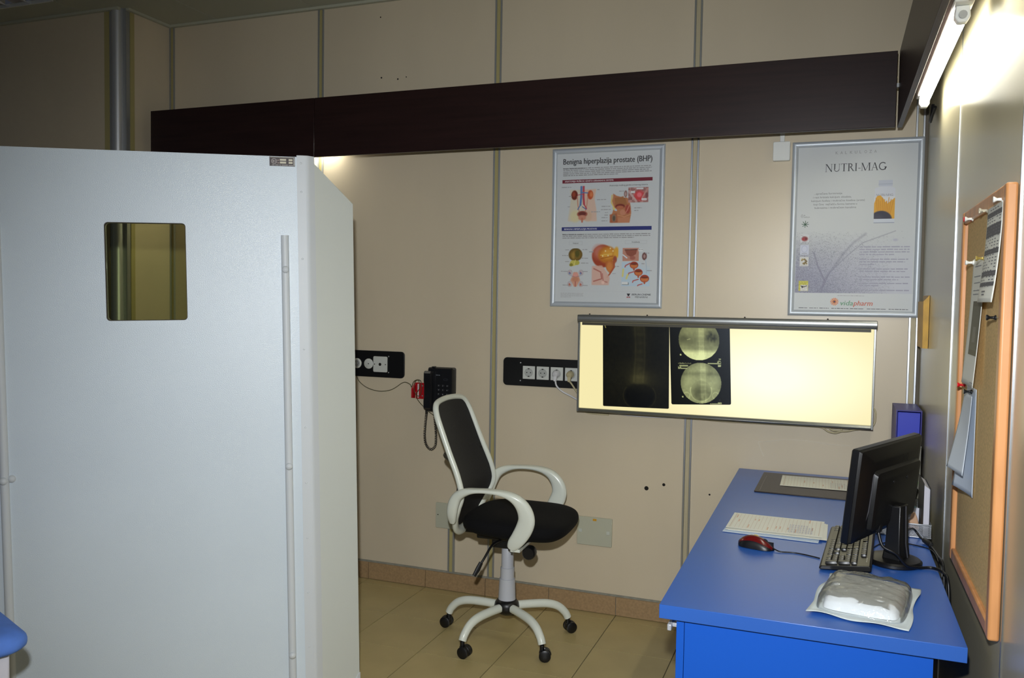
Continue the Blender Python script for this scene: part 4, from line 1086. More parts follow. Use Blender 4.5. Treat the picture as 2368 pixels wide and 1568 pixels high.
# cords of the viewer
m_cord = mat('yellowed_white_cord', (196, 184, 146), .5); m_cordw = mat('white_cord', (214, 214, 216), .45)
vc2 = smoothpath([(-.95, -.012, .962), (-.80, -.02, .955), (-.60, -.02, .956), (-.42, -.022, .958), (-.37, -.03, .957), (-.345, -.03, .942), (-.315, -.034, .938), (-.29, -.03, .948), (-.30, -.028, .961), (-.335, -.026, .962), (-.33, -.036, .950), (-.28, -.034, .947), (-.24, -.03, .956), (-.21, -.03, .962), (-.18, -.028, .968), (-.163, -.026, .99), (-.160, -.024, 1.03), (-.167, -.020, 1.05)], 8)
tag(MB().tube(vc2, .0035, 8).build('viewer_cord', m_cord, smooth=60), 'knotted cream cord hanging under the right end of the light box', 'cable')
tag(MB().tube(smoothpath([(-1.30, -.010, .962), (-1.22, -.012, .953), (-1.10, -.012, .952), (-.985, -.012, .958), (-.962, -.012, .962)], 7), .003, 8).build('viewer_cord', m_cordw, smooth=60), 'thin white cord sagging under the left part of the light box', 'cable')

# ------------------------------------------------------------------ framed posters
m_snap = mat('satin_anodised_frame', (190, 197, 204), .40, .25)
m_board = mat('poster_white', (206, 210, 212), .55, spec=.3)
def poster_frame(name, label, x0, x1, z0, z1, group=None):
    t = thing(name, label, 'poster', ((x0 + x1) / 2, -.008, z0))
    fw = .025; y0, y1 = -.004, -.0145
    sec = [(0.0, y0), (0.001, -.010), (.005, -.0135), (.010, y1), (.016, -.0135), (.022, -.010), (.025, -.0065), (.025, y0)]
    def rail(A, B, inn):
        A, B, inn = Vector(A), Vector(B), Vector(inn); d_ = (B - A).normalized()
        ra = [tuple(A + inn * s + d_ * s + Vector((0, y, 0))) for s, y in sec]; rb = [tuple(B + inn * s - d_ * s + Vector((0, y, 0))) for s, y in sec]
        MB().loft([ra, rb]).build('frame_rail', m_snap, t, w=True, smooth=35)
    g = .0004
    rail((x0, 0, z1), (x1, 0, z1), (0, 0, -1)); rail((x0, 0, z0), (x1, 0, z0), (0, 0, 1)); rail((x0, 0, z0), (x0, 0, z1), (1, 0, 0)); rail((x1, 0, z0), (x1, 0, z1), (-1, 0, 0))
    MB().box(x0 + .02, x1 - .02, -.0062, -.0045, z0 + .02, z1 - .02).build('poster_sheet', m_board, t, w=True)
    return t
# --- left: medical information chart
LX0, LX1, LZ0, LZ1 = -1.610, -1.073, 1.452, 2.198
lp = poster_frame('framed_poster', 'silver framed medical chart poster with anatomical drawings and a red and a blue bar', LX0, LX1, LZ0, LZ1)
def LQ(x, y):        # layout grid of the printed sheet -> poster metres (origin lower left of the frame)
    l = 98 - 3 * (y - 130) / 1365; r = 1080 - 25 * (y - 82) / 1423
    u = (x - l) / (r - l); tp = 130 - 48 * u; bt = 1495 + 10 * u
    return (u * (LX1 - LX0), (1 - (y - tp) / (bt - tp)) * (LZ1 - LZ0))
P = Print(); S = (LX1 - LX0) / 972
def T(body, x, y, h, col, w=None, **k): q = LQ(x, y); P.text(body, q[0], q[1], h * S, col, None if w is None else w * S, **k)
def Rc(x0, y0, x1, y1, col, layer=1):
    P.poly([LQ(x0, y1), LQ(x1, y1 - (x1 - x0) * .048 * (y1 < 900)), LQ(x1, y0 - (x1 - x0) * .048 * (y1 < 900)), LQ(x0, y0)], col, layer)
def Bar(u0, u1, v0, v1, col, layer=1): P.rect(u0 * (LX1 - LX0), v0 * (LZ1 - LZ0), u1 * (LX1 - LX0), v1 * (LZ1 - LZ0), col, layer)
ink = (58, 56, 58); gry = (150, 150, 152)
W_, H_ = LX1 - LX0, LZ1 - LZ0
q = LQ(196, 262); P.text('Benigna hiperplazija prostate (BHP)', q[0], q[1], .0275, ink, .423, bold=.0012)
for k, (y, last) in enumerate(((296, 1), (311, 1), (326, .97), (341, 1), (356, .63))):
    a = LQ(196, y + 6); P.words(a[0], a[0] + .422, a[1], .0052, gry, 20 + k, last)
a = LQ(196, 303); P.text('Benigna hiperplazija prostate', a[0], a[1], .006, ink, .105)
a = LQ(190, 425); b2 = LQ(190, 396); P.rect(a[0], a[1], a[0] + .430, b2[1], (120, 36, 52))
P.text('ANATOMIJA MUŠKOG GENITO-URINARNOG SISTEMA', a[0] + .012, a[1] + .0045, .0078, (225, 215, 218), .236, bold=.0005)
a = LQ(190, 836); b2 = LQ(190, 804); P.rect(a[0], a[1], a[0] + .430, b2[1], (44, 52, 120))
P.text('BENIGNA HIPERPLAZIJA PROSTATE', a[0] + .012, a[1] + .0045, .0078, (225, 225, 235), .160, bold=.0005)
a = LQ(606, 445); P.text('Anatomija muškog genito-urinarnog sistema', a[0], a[1] - .001, .0072, ink, .180)
for k, (y, last) in enumerate(((866, 1), (881, 1), (896, .82))):
    a = LQ(198, y + 5); P.words(a[0], a[0] + .42, a[1], .0052, gry, 40 + k, last)
a = LQ(198, 872); P.text('Benigna hiperplazija prostate', a[0], a[1], .0058, ink, .102)
def boxed(body, x0, y0, x1, y1):
    A, B_ = LQ(x0, y1), LQ(x1, y0); P.path([A, (B_[0], A[1]), B_, (A[0], B_[1]), A], .0006, (170, 170, 172)); P.text(body, (A[0] + B_[0]) / 2, (A[1] + B_[1]) / 2 - .003, .0072, ink, None, align='c')
boxed('Simptomi', 258, 927, 375, 956); boxed('Komplikacije', 745, 914, 928, 943)
for (x, y, w) in ((250, 540, 35), (240, 630, 22), (185, 463, 85), (500, 480, 20), (498, 567, 80), (450, 673, 75), (540, 625, 75), (535, 653, 85), (570, 678, 25), (565, 700, 30), (540, 722, 55), (540, 750, 55), (820, 637, 65), (820, 660, 35), (690, 493, 50), (225, 1003, 35), (375, 1000, 45), (198, 1053, 60), (225, 1105, 35), (372, 1075, 55), (365, 1118, 65), (190, 1190, 60), (380, 1190, 45), (205, 1310, 55), (380, 1312, 55), (435, 1020, 40), (660, 1145, 35), (640, 1207, 25), (915, 1028, 35), (885, 1120, 30), (930, 1180, 42), (860, 997, 38)):
    a = LQ(x, y); P.words(a[0], a[0] + w * S, a[1], .005, (165, 165, 168), x)
a = LQ(190, 1357); P.rect(a[0], a[1], a[0] + .43, a[1] + .0006, (190, 190, 192))
for k in range(4):
    a = LQ(188, 1380 + k * 11); P.words(a[0], a[0] + .112, a[1], .0035, (180, 180, 182), 60 + k, (1, .98, 1, .5)[k])
a = LQ(805, 1392); P.text('BERLIN-CHEMIE', a[0], a[1], .0085, (50, 50, 54), .088, shear=.2, bold=.0004); P.text('MENARINI', a[0] + .016, a[1] - .0118, .0085, (60, 60, 62), .058)
a = LQ(762, 1412); P.poly([(a[0], a[1] + .0185), (a[0] + .017, a[1] + .0185), (a[0] + .0085, a[1] + .004)], (40, 40, 44)); P.poly([(a[0], a[1]), (a[0] + .004, a[1] + .009), (a[0] + .004, a[1])], (190, 30, 40), 2); P.poly([(a[0] + .017, a[1]), (a[0] + .013, a[1] + .009), (a[0] + .013, a[1])], (190, 30, 40), 2); P.rect(a[0], a[1] - .0005, a[0] + .017, a[1] + .0016, (190, 30, 40), 2)
bgc = (206, 210, 212)
def pic(x0, y0, x1, y1, paint, step=.00125, layer=1):
    A, B_ = LQ(x0, y1), LQ(x1, y0); w_, h_ = B_[0] - A[0], B_[1] - A[1]
    pt = Paint(int(w_ / step), int(h_ / step), bgc); paint(pt); Q_ = Print(); Q_.raster(A[0], A[1], w_, h_, pt.a, layer)
    Q_.build('printed_picture', lp, lambda u, v, l: (LX0 + u, -.0063 - .00012 * l, LZ0 + v), w=True)
def torso(p):
    sk = (222, 186, 168)
    p.poly([(.10, .08), (.92, .08), (.86, .35), (.93, .62), (.95, .92), (.80, .98), (.20, .98), (.05, .92), (.10, .62), (.14, .35)], (216, 204, 178), .75, 3)
    p.poly([(.52, .08), (.92, .08), (.87, .35), (.93, .62), (.95, .95), (.60, .95)], sk, .8, 3)
    p.ell(.5, .99, .6, .06, bgc, .6); p.ell(.5, .05, .55, .05, bgc, .6)
    p.ell(.28, .80, .15, .16, (224, 212, 160), .5, .7); p.ell(.68, .80, .12, .14, (214, 180, 150), .5, .7)
    p.ell(.25, .24, .10, .125, (112, 44, 28), .25); p.ell(.23, .22, .05, .07, (160, 70, 44), .7); p.ell(.74, .24, .09, .12, (196, 84, 48), .25); p.ell(.77, .23, .05, .07, (220, 130, 80), .8)
    p.stroke([(.53, .02), (.53, .30), (.55, .48)], .035, (190, 70, 84)); p.stroke([(.46, .02), (.46, .30), (.44, .50)], .035, (92, 124, 178)); p.stroke([(.46, .17), (.66, .19)], .018, (92, 124, 178)); p.stroke([(.53, .21), (.34, .24)], .012, (190, 70, 84))
    p.stroke([(.34, .28), (.36, .5), (.40, .66)], .02, (208, 150, 128)); p.stroke([(.66, .3), (.64, .5), (.60, .66)], .02, (208, 150, 128))
    p.stroke([(.44, .50), (.36, .62)], .018, (92, 124, 178)); p.stroke([(.55, .48), (.63, .60)], .02, (190, 70, 84)); p.stroke([(.50, .55), (.62, .62)], .014, (80, 100, 160))
    p.ell(.50, .745, .16, .085, (168, 92, 74), .25); p.ell(.5, .735, .12, .05, (110, 50, 44), .4); p.ell(.5, .84, .12, .07, (206, 140, 116), .4); p.stroke([(.5, .86), (.5, .95)], .03, (196, 120, 96))
pic(228, 440, 515, 775, torso)
def pelvis(p):
    p.poly([(.12, .06), (.28, .14), (.45, .18), (.62, .14), (.78, .28), (.84, .5), (.86, .68), (.80, .98), (.05, .98), (.04, .78), (.12, .68), (.18, .5), (.10, .3)], (190, 120, 78), .95, 2)
    p.poly([(.20, .20), (.60, .18), (.70, .42), (.40, .50), (.22, .42)], (164, 108, 66), .9, 2); p.ell(.08, .12, .06, .14, bgc, .6)
    p.stroke([(.10, .12), (.08, .35), (.18, .5)], .025, (224, 196, 110)); p.ell(.42, .47, .19, .075, (128, 50, 40), .3); p.ell(.42, .50, .15, .05, (190, 110, 80), .4)
    p.ell(.22, .56, .10, .035, (196, 210, 222), .4, 1, .6); p.ell(.18, .54, .06, .03, (226, 206, 100), .4, .8, .6)
    p.ell(.72, .56, .10, .14, (170, 76, 62), .4); p.stroke([(.78, .45), (.70, .6), (.60, .72)], .02, (206, 130, 110)); p.ell(.52, .66, .10, .09, (206, 140, 110), .4)
    p.poly([(.02, .72), (.30, .68), (.34, .97), (.03, .97)], (176, 100, 66), .9, 2); p.ell(.19, .83, .085, .12, (150, 120, 96), .25); p.ell(.19, .84, .05, .08, (96, 84, 72), .4)
    p.stroke([(.33, .74), (.60, .80), (.84, .72)], .015, (214, 150, 110)); p.poly([(.36, .82), (.80, .80), (.78, .98), (.35, .98)], (206, 140, 106), .7, 2)
pic(606, 485, 828, 770, pelvis)
def inset(p):
    p.rect(0, 0, 1, 1, (176, 128, 124)); p.noise(.25, 3, 5); p.ell(.55, .55, .26, .34, (214, 70, 72), .6); p.ell(.55, .5, .12, .16, (236, 120, 130), .6); p.stroke([(.7, .7), (.95, .1)], .06, (200, 150, 140)); p.stroke([(.05, .3), (.4, .9)], .08, (206, 176, 170)); p.rect(.4, .03, .74, .13, (224, 222, 222)); p.rect(.12, .24, .34, .38, (220, 218, 218)); p.rect(.66, .74, .93, .86, (224, 222, 222)); p.ell(.92, .55, .08, .18, (140, 84, 84), .5)
pic(768, 452, 940, 588, inset, layer=2)
def kid(p): p.ell(.45, .5, .40, .46, (150, 116, 110), .3); p.ell(.45, .52, .18, .26, (190, 160, 154), .5)
pic(730, 480, 767, 545, kid, layer=3)
def bl1(p):
    p.ell(.5, .35, .46, .36, (98, 76, 30), .15); p.ell(.5, .36, .38, .28, (142, 110, 44), .5); p.ell(.62, .30, .16, .2, (92, 90, 34), .7); p.ell(.36, .40, .1, .18, (176, 140, 64), .8)
    for k in range(5): p.stroke([(.3 + k * .1, .1), (.34 + k * .08, .6)], .012, (90, 66, 24), .5)
    p.ell(.36, .82, .22, .16, (206, 196, 96), .2); p.ell(.60, .80, .18, .13, (190, 182, 82), .2); p.ell(.22, .92, .12, .09, (150, 140, 50), .4); p.stroke([(.5, .65), (.42, .95)], .03, (226, 214, 130))
pic(250, 985, 382, 1143, bl1)
def pros(p):
    p.poly([(.38, .15), (.62, .15), (.72, .40), (.80, .62), (.66, .82), (.60, .98), (.40, .98), (.34, .82), (.18, .62), (.30, .40)], (214, 158, 132), .95, 3); p.ell(.5, .30, .16, .12, (226, 160, 148), .5); p.stroke([(.22, .36), (.5, .44), (.80, .36)], .012, (130, 100, 140)); p.ell(.5, .56, .2, .14, (206, 140, 110), .6); p.stroke([(.5, .7), (.5, .98)], .04, (190, 110, 100))
    for x, y in ((.16, .18), (.84, .18), (.16, .84), (.84, .84)):
        p.ell(x, y, .15, .17, (188, 178, 182), .15); p.ell(x, y, .11, .13, (200, 190, 192), .2); p.ell(x - .02, y + .03, .06, .07, (196, 130, 110) if y > .5 else (110, 140, 190), .5); p.stroke([(x - .05, y - .05), (x + .05, y + .06)], .015, (180, 60, 60))
pic(246, 1170, 390, 1322, pros)
def bigb(p):
    p.ell(.42, .30, .40, .27, (164, 66, 38), .12, 1, -.12); p.ell(.30, .20, .24, .16, (206, 128, 112), .9, .8); p.ell(.58, .27, .33, .20, (196, 118, 34), .3, 1, -.2); p.ell(.62, .25, .24, .12, (224, 160, 60), .7, 1, -.2)
    p.stroke([(.34, .28), (.75, .25)], .012, (236, 196, 90)); p.stroke([(.36, .36), (.8, .30)], .012, (170, 92, 24))
    p.ell(.93, .22, .10, .13, (226, 170, 60), .5); p.ell(.88, .38, .07, .08, (160, 80, 60), .5)
    for x, y in ((.52, .18), (.70, .12), (.80, .18), (.42, .30), (.62, .29)): p.ell(x, y, .025, .018, (246, 226, 170), .6)
    p.poly([(.55, .43), (.78, .42), (.90, .40), (.86, .58), (.72, .72), (.58, .62), (.52, .52)], (190, 104, 44), .95, 2); p.ell(.68, .55, .10, .12, (214, 134, 66), .7); p.stroke([(.84, .42), (.86, .56), (.70, .72), (.60, .80)], .022, (176, 84, 52))
    p.poly([(.02, .54), (.40, .52), (.62, .72), (.70, .82), (.66, .99), (.03, .99)], (220, 176, 160), .9, 4); p.stroke([(.10, .60), (.36, .68), (.40, .84), (.10, .90)], .02, (186, 116, 104)); p.stroke([(.42, .72), (.46, .9), (.60, .92)], .018, (196, 130, 118)); p.ell(.45, .93, .06, .04, (236, 200, 186), .5)
pic(455, 940, 690, 1308, bigb)
def comp(p):
    p.rect(0, .37, 1, 1, (188, 210, 226), .85); p.ell(.9, .3, .3, .25, bgc, .8)
    p.rect(.02, .0, .60, .34, (196, 140, 120)); p.poly([(.10, .06), (.54, .04), (.50, .16), (.34, .24), (.18, .18)], (150, 84, 66), 1, 1); p.stroke([(.10, .05), (.54, .04)], .010, (60, 40, 40)); p.stroke([(.04, .18), (.18, .26)], .02, (214, 226, 234)); p.ell(.38, .26, .10, .05, (170, 100, 84), .4); p.rect(.58, .02, .74, .09, (226, 228, 228))
    p.ell(.80, .22, .085, .10, (118, 80, 76), .2); p.ell(.80, .22, .04, .05, (176, 140, 134), .5); p.stroke([(.84, .3), (.88, .5), (.88, .66)], .010, (170, 190, 206))
    for cx, cy, r in ((.44, .45, .15), (.60, .64, .15), (.82, .80, .16)):
        p.ell(cx, cy, r, r * .62, (166, 60, 36), .12); p.ell(cx, cy + .015, r * .82, r * .44, (206, 120, 66), .25); p.ell(cx, cy - .03, r * .8, r * .16, (120, 50, 34), .4); p.stroke([(cx, cy + .08), (cx, cy + .12)], .03, (186, 90, 60))
    for pts in ([(.30, .40), (.14, .46), (.12, .50)], [(.44, .62), (.26, .66), (.24, .71)], [(.60, .82), (.42, .86), (.40, .90)], [(.74, .94), (.60, .97), (.58, .99)]): p.stroke(pts, .018, (190, 90, 84))
    p.stroke([(.06, .56), (.04, .74)], .03, (226, 214, 130)); p.stroke([(.22, .70), (.18, .80)], .03, (226, 214, 130)); p.rect(.02, .90, .26, .97, (130, 136, 140)); p.rect(.01, .89, .24, .955, (226, 228, 228))
pic(716, 978, 958, 1312, comp)
P.build('printed_chart', lp, lambda u, v, l: (LX0 + u, -.0063 - .00012 * l, LZ0 + v), w=True)

# --- right: advertising poster
RX0, RX1, RZ0, RZ1 = -.525, -.009, 1.433, 2.176
rp_ = poster_frame('framed_poster', 'silver framed pale grey poster with large serif heading and a supplement bottle', RX0, RX1, RZ0, RZ1)
def RQ(x, y):
    l = 240 - 37 * (y - 155) / 1305; r = 1275 - 70 * (y - 125) / 1365
    u = (x - l) / (r - l); tp = 155 - 30 * u; bt = 1460 + 30 * u
    return (u * (RX1 - RX0), (1 - (y - tp) / (bt - tp)) * (RZ1 - RZ0))
P = Print(); SR = (RX1 - RX0) / 1015
def pic2(x0, y0, x1, y1, paint, step=.0013, bg=bgc, layer=1):
    A, B_ = RQ(x0, y1), RQ(x1, y0); w_, h_ = B_[0] - A[0], B_[1] - A[1]
    pt = Paint(int(w_ / step), int(h_ / step), bg); paint(pt); P.raster(A[0], A[1], w_, h_, pt.a, layer)
def stone(p):
    v = vnoise(p.x, p.y, 60, 1) * .5 + vnoise(p.x, p.y, 31, 2) * .5; sp = (np.random.RandomState(4).rand(*p.x.shape))
    dens = np.clip(1.25 * (1 - p.x * 1.15) * (p.y * 1.05) + .12 * (v - .5), 0, 1)
    p.mix(np.clip(dens * .95, 0, .8), (140, 142, 160)); p.mix((sp < dens * .42) * .6, (84, 84, 100)); p.mix(np.clip((p.y - .1) * .5, 0, .28), (196, 196, 222))
    p.stroke([(.23, .99), (.27, .75), (.35, .55), (.42, .36), (.50, .20), (.60, .06)], .03, (120, 118, 140), .32, 1.0); p.stroke([(.25, .9), (.30, .68), (.44, .42), (.58, .20), (.70, .12), (.85, .02)], .012, (130, 130, 150), .5, 1.0); p.stroke([(.26, .80), (.20, .58), (.16, .36)], .02, (120, 118, 140), .5, 1.0)
    p.ell(.85, .16, .02, .02, (180, 180, 200), .9, .7)
pic2(260, 820, 1180, 1288, stone, .0016)
P.build('printed_background', rp_, lambda u, v, l: (RX0 + u, -.0063 - .00012 * l, RZ0 + v), w=True); P = Print()
a, b2 = RQ(250, 1438), RQ(1170, 1290); P.rect(a[0] + .002, a[1], b2[0], b2[1] - .010, (212, 216, 218), 2)
q = RQ(585, 247); x = q[0]
for ch_ in 'KALKULOZA':
    P.text(ch_, x, q[1] - .001, .0125, (150, 152, 156), .0095 if ch_ != 'L' else .007); x += .0188
# serif heading drawn letter by letter: thick and thin strokes with bracket serifs
def serif(body, x, y, h, col, layer=3):
    th, tn, sf = .125 * h, .045 * h, .035 * h
    def st(x0, w_, serifs=(1, 1), y0=0, y1=1.0):
        P.rect(x + x0 * h, y + y0 * h, x + x0 * h + w_, y + y1 * h, col, layer)
        for e, yy in ((serifs[0], y0 * h), (serifs[1], y1 * h - sf)):
            if e: P.rect(x + x0 * h - .09 * h, y + yy, x + x0 * h + w_ + .09 * h, y + yy + sf, col, layer)
    def di(x0, y0, x1, y1, w_): P.poly([(x + x0 * h - w_ / 2, y + y0 * h), (x + x0 * h + w_ / 2, y + y0 * h), (x + x1 * h + w_ / 2, y + y1 * h), (x + x1 * h - w_ / 2, y + y1 * h)], col, layer + 1)
    for c in body:
        if c == 'N': st(.12, tn); st(.80, tn, (0, 1)); di(.16, 1, .82, 0, th * 1.15); w_ = 1.0
        elif c == 'U':
            st(.12, th, (0, 1), .28); st(.72, tn, (0, 1), .28); P.ring(x + .435 * h, y + .30 * h, .325 * h, tn * 1.6, col, layer, 16, PI, 2 * PI, .31 * h); w_ = .92
        elif c == 'T': st(.33, th, (1, 0)); P.rect(x + .02 * h, y + .95 * h, x + .76 * h, y + h, col, layer); P.rect(x + .02 * h, y + .80 * h, x + .055 * h, y + h, col, layer); P.rect(x + .725 * h, y + .80 * h, x + .76 * h, y + h, col, layer); w_ = .80
        elif c == 'R': st(.12, th); P.ring(x + .33 * h, y + .745 * h, .27 * h, th * .8, col, layer, 16, -PI / 2, PI / 2, .255 * h); P.rect(x + .2 * h, y + .955 * h, x + .34 * h, y + h, col, layer); P.rect(x + .2 * h, y + .49 * h, x + .34 * h, y + .535 * h, col, layer); di(.40, .5, .74, 0, th); P.rect(x + .66 * h, y, x + .86 * h, y + sf, col, layer); w_ = .86
        elif c == 'I': st(.12, th); w_ = .42
        elif c == '-': P.rect(x + .03 * h, y + .30 * h, x + .30 * h, y + .37 * h, col, layer); w_ = .34
        elif c == 'M': st(.12, tn); st(.96, th); di(.16, 1, .55, .02, th); di(.98, 1, .56, .02, tn * 1.1); w_ = 1.22
        elif c == 'A': di(.10, 0, .42, 1, tn * 1.2); di(.74, 0, .42, 1, th); P.rect(x + .22 * h, y + .33 * h, x + .62 * h, y + .37 * h, col, layer); P.rect(x, y, x + .22 * h, y + sf, col, layer); P.rect(x + .60 * h, y, x + .88 * h, y + sf, col, layer); w_ = .88
        elif c == 'G': P.ring(x + .50 * h, y + .5 * h, .46 * h, th * .85, col, layer, 26, .75, 1.95 * PI, .51 * h); P.rect(x + .74 * h, y + .06 * h, x + .74 * h + th * .8, y + .42 * h, col, layer); P.rect(x + .62 * h, y + .40 * h, x + .96 * h, y + .435 * h, col, layer); w_ = 1.0
        x += w_ * h
q = RQ(500, 380); serif('NUTRI-MAG', q[0], q[1], .0325, (66, 68, 74))
txt = ((412, 550, '...sprečava formiranje', 222), (406, 577, 'i rast kristala kalcijum oksalata,', 300), (392, 604, 'kalcijum fosfata i mokraćne kiseline (urata)', 415), (410, 630, 'koji čine  najčešću formu kamena u', 338), (418, 656, 'bubrezima i mokraćnim kanalima', 324))
for x_, y_, s_, w_ in txt:
    q = RQ(x_, y_); P.text(s_, q[0], q[1], .0085, (112, 114, 118), w_ * SR)
q = RQ(308, 722); P.ring(q[0] + .005, q[1] + .007, .0045, .001, (120, 122, 126), 3, 16, ry=.007); P.rect(q[0] + .002, q[1] + .0065, q[0] + .008, q[1] + .0075, (120, 122, 126), 3)
P.text('30', q[0] + .012, q[1] + .007, .006, (120, 122, 126)); P.text('KAPSULA', q[0] + .012, q[1] - .0005, .0055, (120, 122, 126), .024)
# bottle
def bottle(p):
    p.rect(.20, .02, .84, .16, (192, 198, 212)); p.rect(.20, .10, .84, .12, (176, 184, 200)); p.rect(.24, .16, .80, .20, (204, 208, 216)); p.rect(.04, .22, .98, .97, (208, 212, 222)); p.ell(.5, .22, .47, .06, (208, 212, 222), .1); p.rect(.02, .39, .98, .90, (220, 222, 226))
    p.poly([(.14, .38), (.30, .36), (.46, .45), (.54, .52), (.60, .48), (.64, .56), (.72, .52), (.98, .42), (.98, .90), (.02, .90), (.02, .55)], (224, 168, 60), 1, 0)
    for k in range(9): p.stroke([(.1 + k * .1, .42 + (k % 3) * .04), (.2 + k * .07, .80)], .012, (206, 138, 50), .7)
    p.ell(.36, .92, .50, .20, (64, 62, 76), .12); p.ell(.2, .93, .3, .12, (86, 84, 98), .7, .5); p.rect(.02, .90, .98, .99, (208, 214, 224)); p.rect(.02, .985, .98, 1, (150, 158, 178))
    p.rect(0, 0, .02, 1, bgc); p.rect(.98, .2, 1, 1, bgc)
PK = P; P = Print(); pic2(873, 440, 1052, 770, bottle, .0012); P.build('printed_bottle', rp_, lambda u, v, l: (RX0 + u, -.0063 - .00012 * l, RZ0 + v), w=True); P = PK
q = RQ(898, 567); serif('NUTRI-MAG', q[0], q[1], .0088, (96, 96, 100), 4)
# row of ingredient pictures at the left edge
def sq(x0, y0, x1, y1, fn):
    global P
    K_ = P; P = Print(); pic2(x0, y0, x1, y1, fn, .0011, layer=3); P.build('printed_picture', rp_, lambda u, v, l: (RX0 + u, -.0063 - .00012 * l, RZ0 + v), w=True); P = K_
def aloe(p):
    p.rect(0, 0, 1, 1, (206, 210, 212))
    for a_ in range(8): p.stroke([(.5, .55), (.5 + .42 * math.cos(a_ * .8), .5 + .42 * math.sin(a_ * .8))], .05, (52, 86, 66), 1, .6)
sq(310, 742, 376, 800, aloe)
def berry(p): p.rect(0, 0, 1, 1, (212, 214, 218)); p.ell(.5, .55, .38, .3, (150, 84, 84), .5); p.ell(.35, .6, .14, .16, (176, 60, 64), .4); p.ell(.65, .55, .14, .16, (120, 56, 60), .4); p.stroke([(.05, .1), (.5, .3)], .02, (120, 90, 90)); p.rect(.15, .90, .85, .94, (150, 150, 155))
sq(305, 848, 374, 908, berry)
def ringp(p): p.rect(0, 0, 1, 1, (204, 208, 222)); p.ell(.5, .42, .34, .36, (176, 182, 206), .1); p.ell(.5, .42, .29, .31, (208, 212, 226), .15); p.rect(.2, .86, .8, .90, (150, 150, 160))
sq(302, 928, 373, 1000, ringp)
def herb(p):
    p.rect(0, 0, 1, 1, (216, 216, 214)); r = random.Random(2)
    for k in range(16): p.ell(r.uniform(.2, .8), r.uniform(.15, .75), .10, .08, r.choice([(150, 130, 84), (120, 104, 70), (176, 156, 104)]), .5)
    p.rect(.1, .90, .9, .94, (150, 150, 155))
sq(298, 1018, 371, 1088, herb)
def pollen(p): p.rect(0, 0, 1, 1, (206, 200, 96)); p.rect(.18, .40, .95, .98, (222, 220, 214)); p.noise(.10, 5, 4); p.stroke([(.25, .5), (.5, .6), (.85, .5)], .05, (70, 66, 60)); p.ell(.4, .6, .1, .1, (60, 60, 56), .5)
sq(290, 1200, 368, 1275, pollen)
for k, (y, x0, x1, l) in enumerate(((944, 768, 1148, 1), (963, 768, 1145, 1), (982, 768, 1145, 1), (1001, 768, 1030, 1), (1037, 766, 1135, 1), (1056, 766, 1112, 1), (1076, 766, 880, 1), (1110, 764, 1130, 1), (1128, 764, 1112, 1), (1170, 762, 1145, 1), (1190, 762, 1060, 1), (1218, 760, 1135, 1), (1236, 760, 910, 1), (1268, 660, 1140, 1))):
    q = RQ(x0, y + 8); P.words(q[0], q[0] + (x1 - x0) * SR, q[1], .0062, (168, 168, 186), 80 + k, l, 3)
for (x_, y_) in ((742, 942), (740, 1033), (738, 1108), (736, 1166), (733, 1214)):
    q = RQ(x_, y_); P.ell(q[0], q[1], .0018, .0018, (140, 140, 165), 3, 10)
# company mark
q = RQ(573, 1360)
for k in range(14):
    a_ = 2 * PI * k / 14; P.poly([(q[0] + .005 * math.cos(a_ - .2), q[1] + .005 * math.sin(a_ - .2)), (q[0] + .0165 * math.cos(a_ - .12), q[1] + .0165 * math.sin(a_ - .12)), (q[0] + .0165 * math.cos(a_ + .12), q[1] + .0165 * math.sin(a_ + .12)), (q[0] + .005 * math.cos(a_ + .2), q[1] + .005 * math.sin(a_ + .2))], (226, 120, 60) if k % 2 else (232, 148, 70), 4)
P.ell(q[0], q[1], .007, .007, (206, 130, 70), 5); P.ell(q[0], q[1], .0035, .0035, (60, 64, 120), 6, 12)
q = RQ(612, 1388)
P.text('vida', q[0], q[1], .022, (126, 168, 140), .052, shear=.22, bold=.0012, layer=4); P.text('pharm', q[0] + .055, q[1], .022, (204, 122, 106), .072, shear=.22, bold=.0012, layer=4)
q = RQ(597, 1316); P.words(q[0], q[0] + .105, q[1], .003, (170, 170, 174), 7, 1, 4)
q = RQ(292, 1406)
for x0, x1 in ((0, .037), (.043, .078), (.084, .122), (.132, .20), (.206, .262), (.272, .345), (.356, .43)): P.words(q[0] + x0, q[0] + x1, q[1] - x0 * .0, .0042, (120, 122, 128), int(x0 * 999), 1, 4)
P.build('printed_advert', rp_, lambda u, v, l: (RX0 + u, -.0063 - .00012 * l, RZ0 + v), w=True)['kind'] = 'stuff'        # lettering and fine print

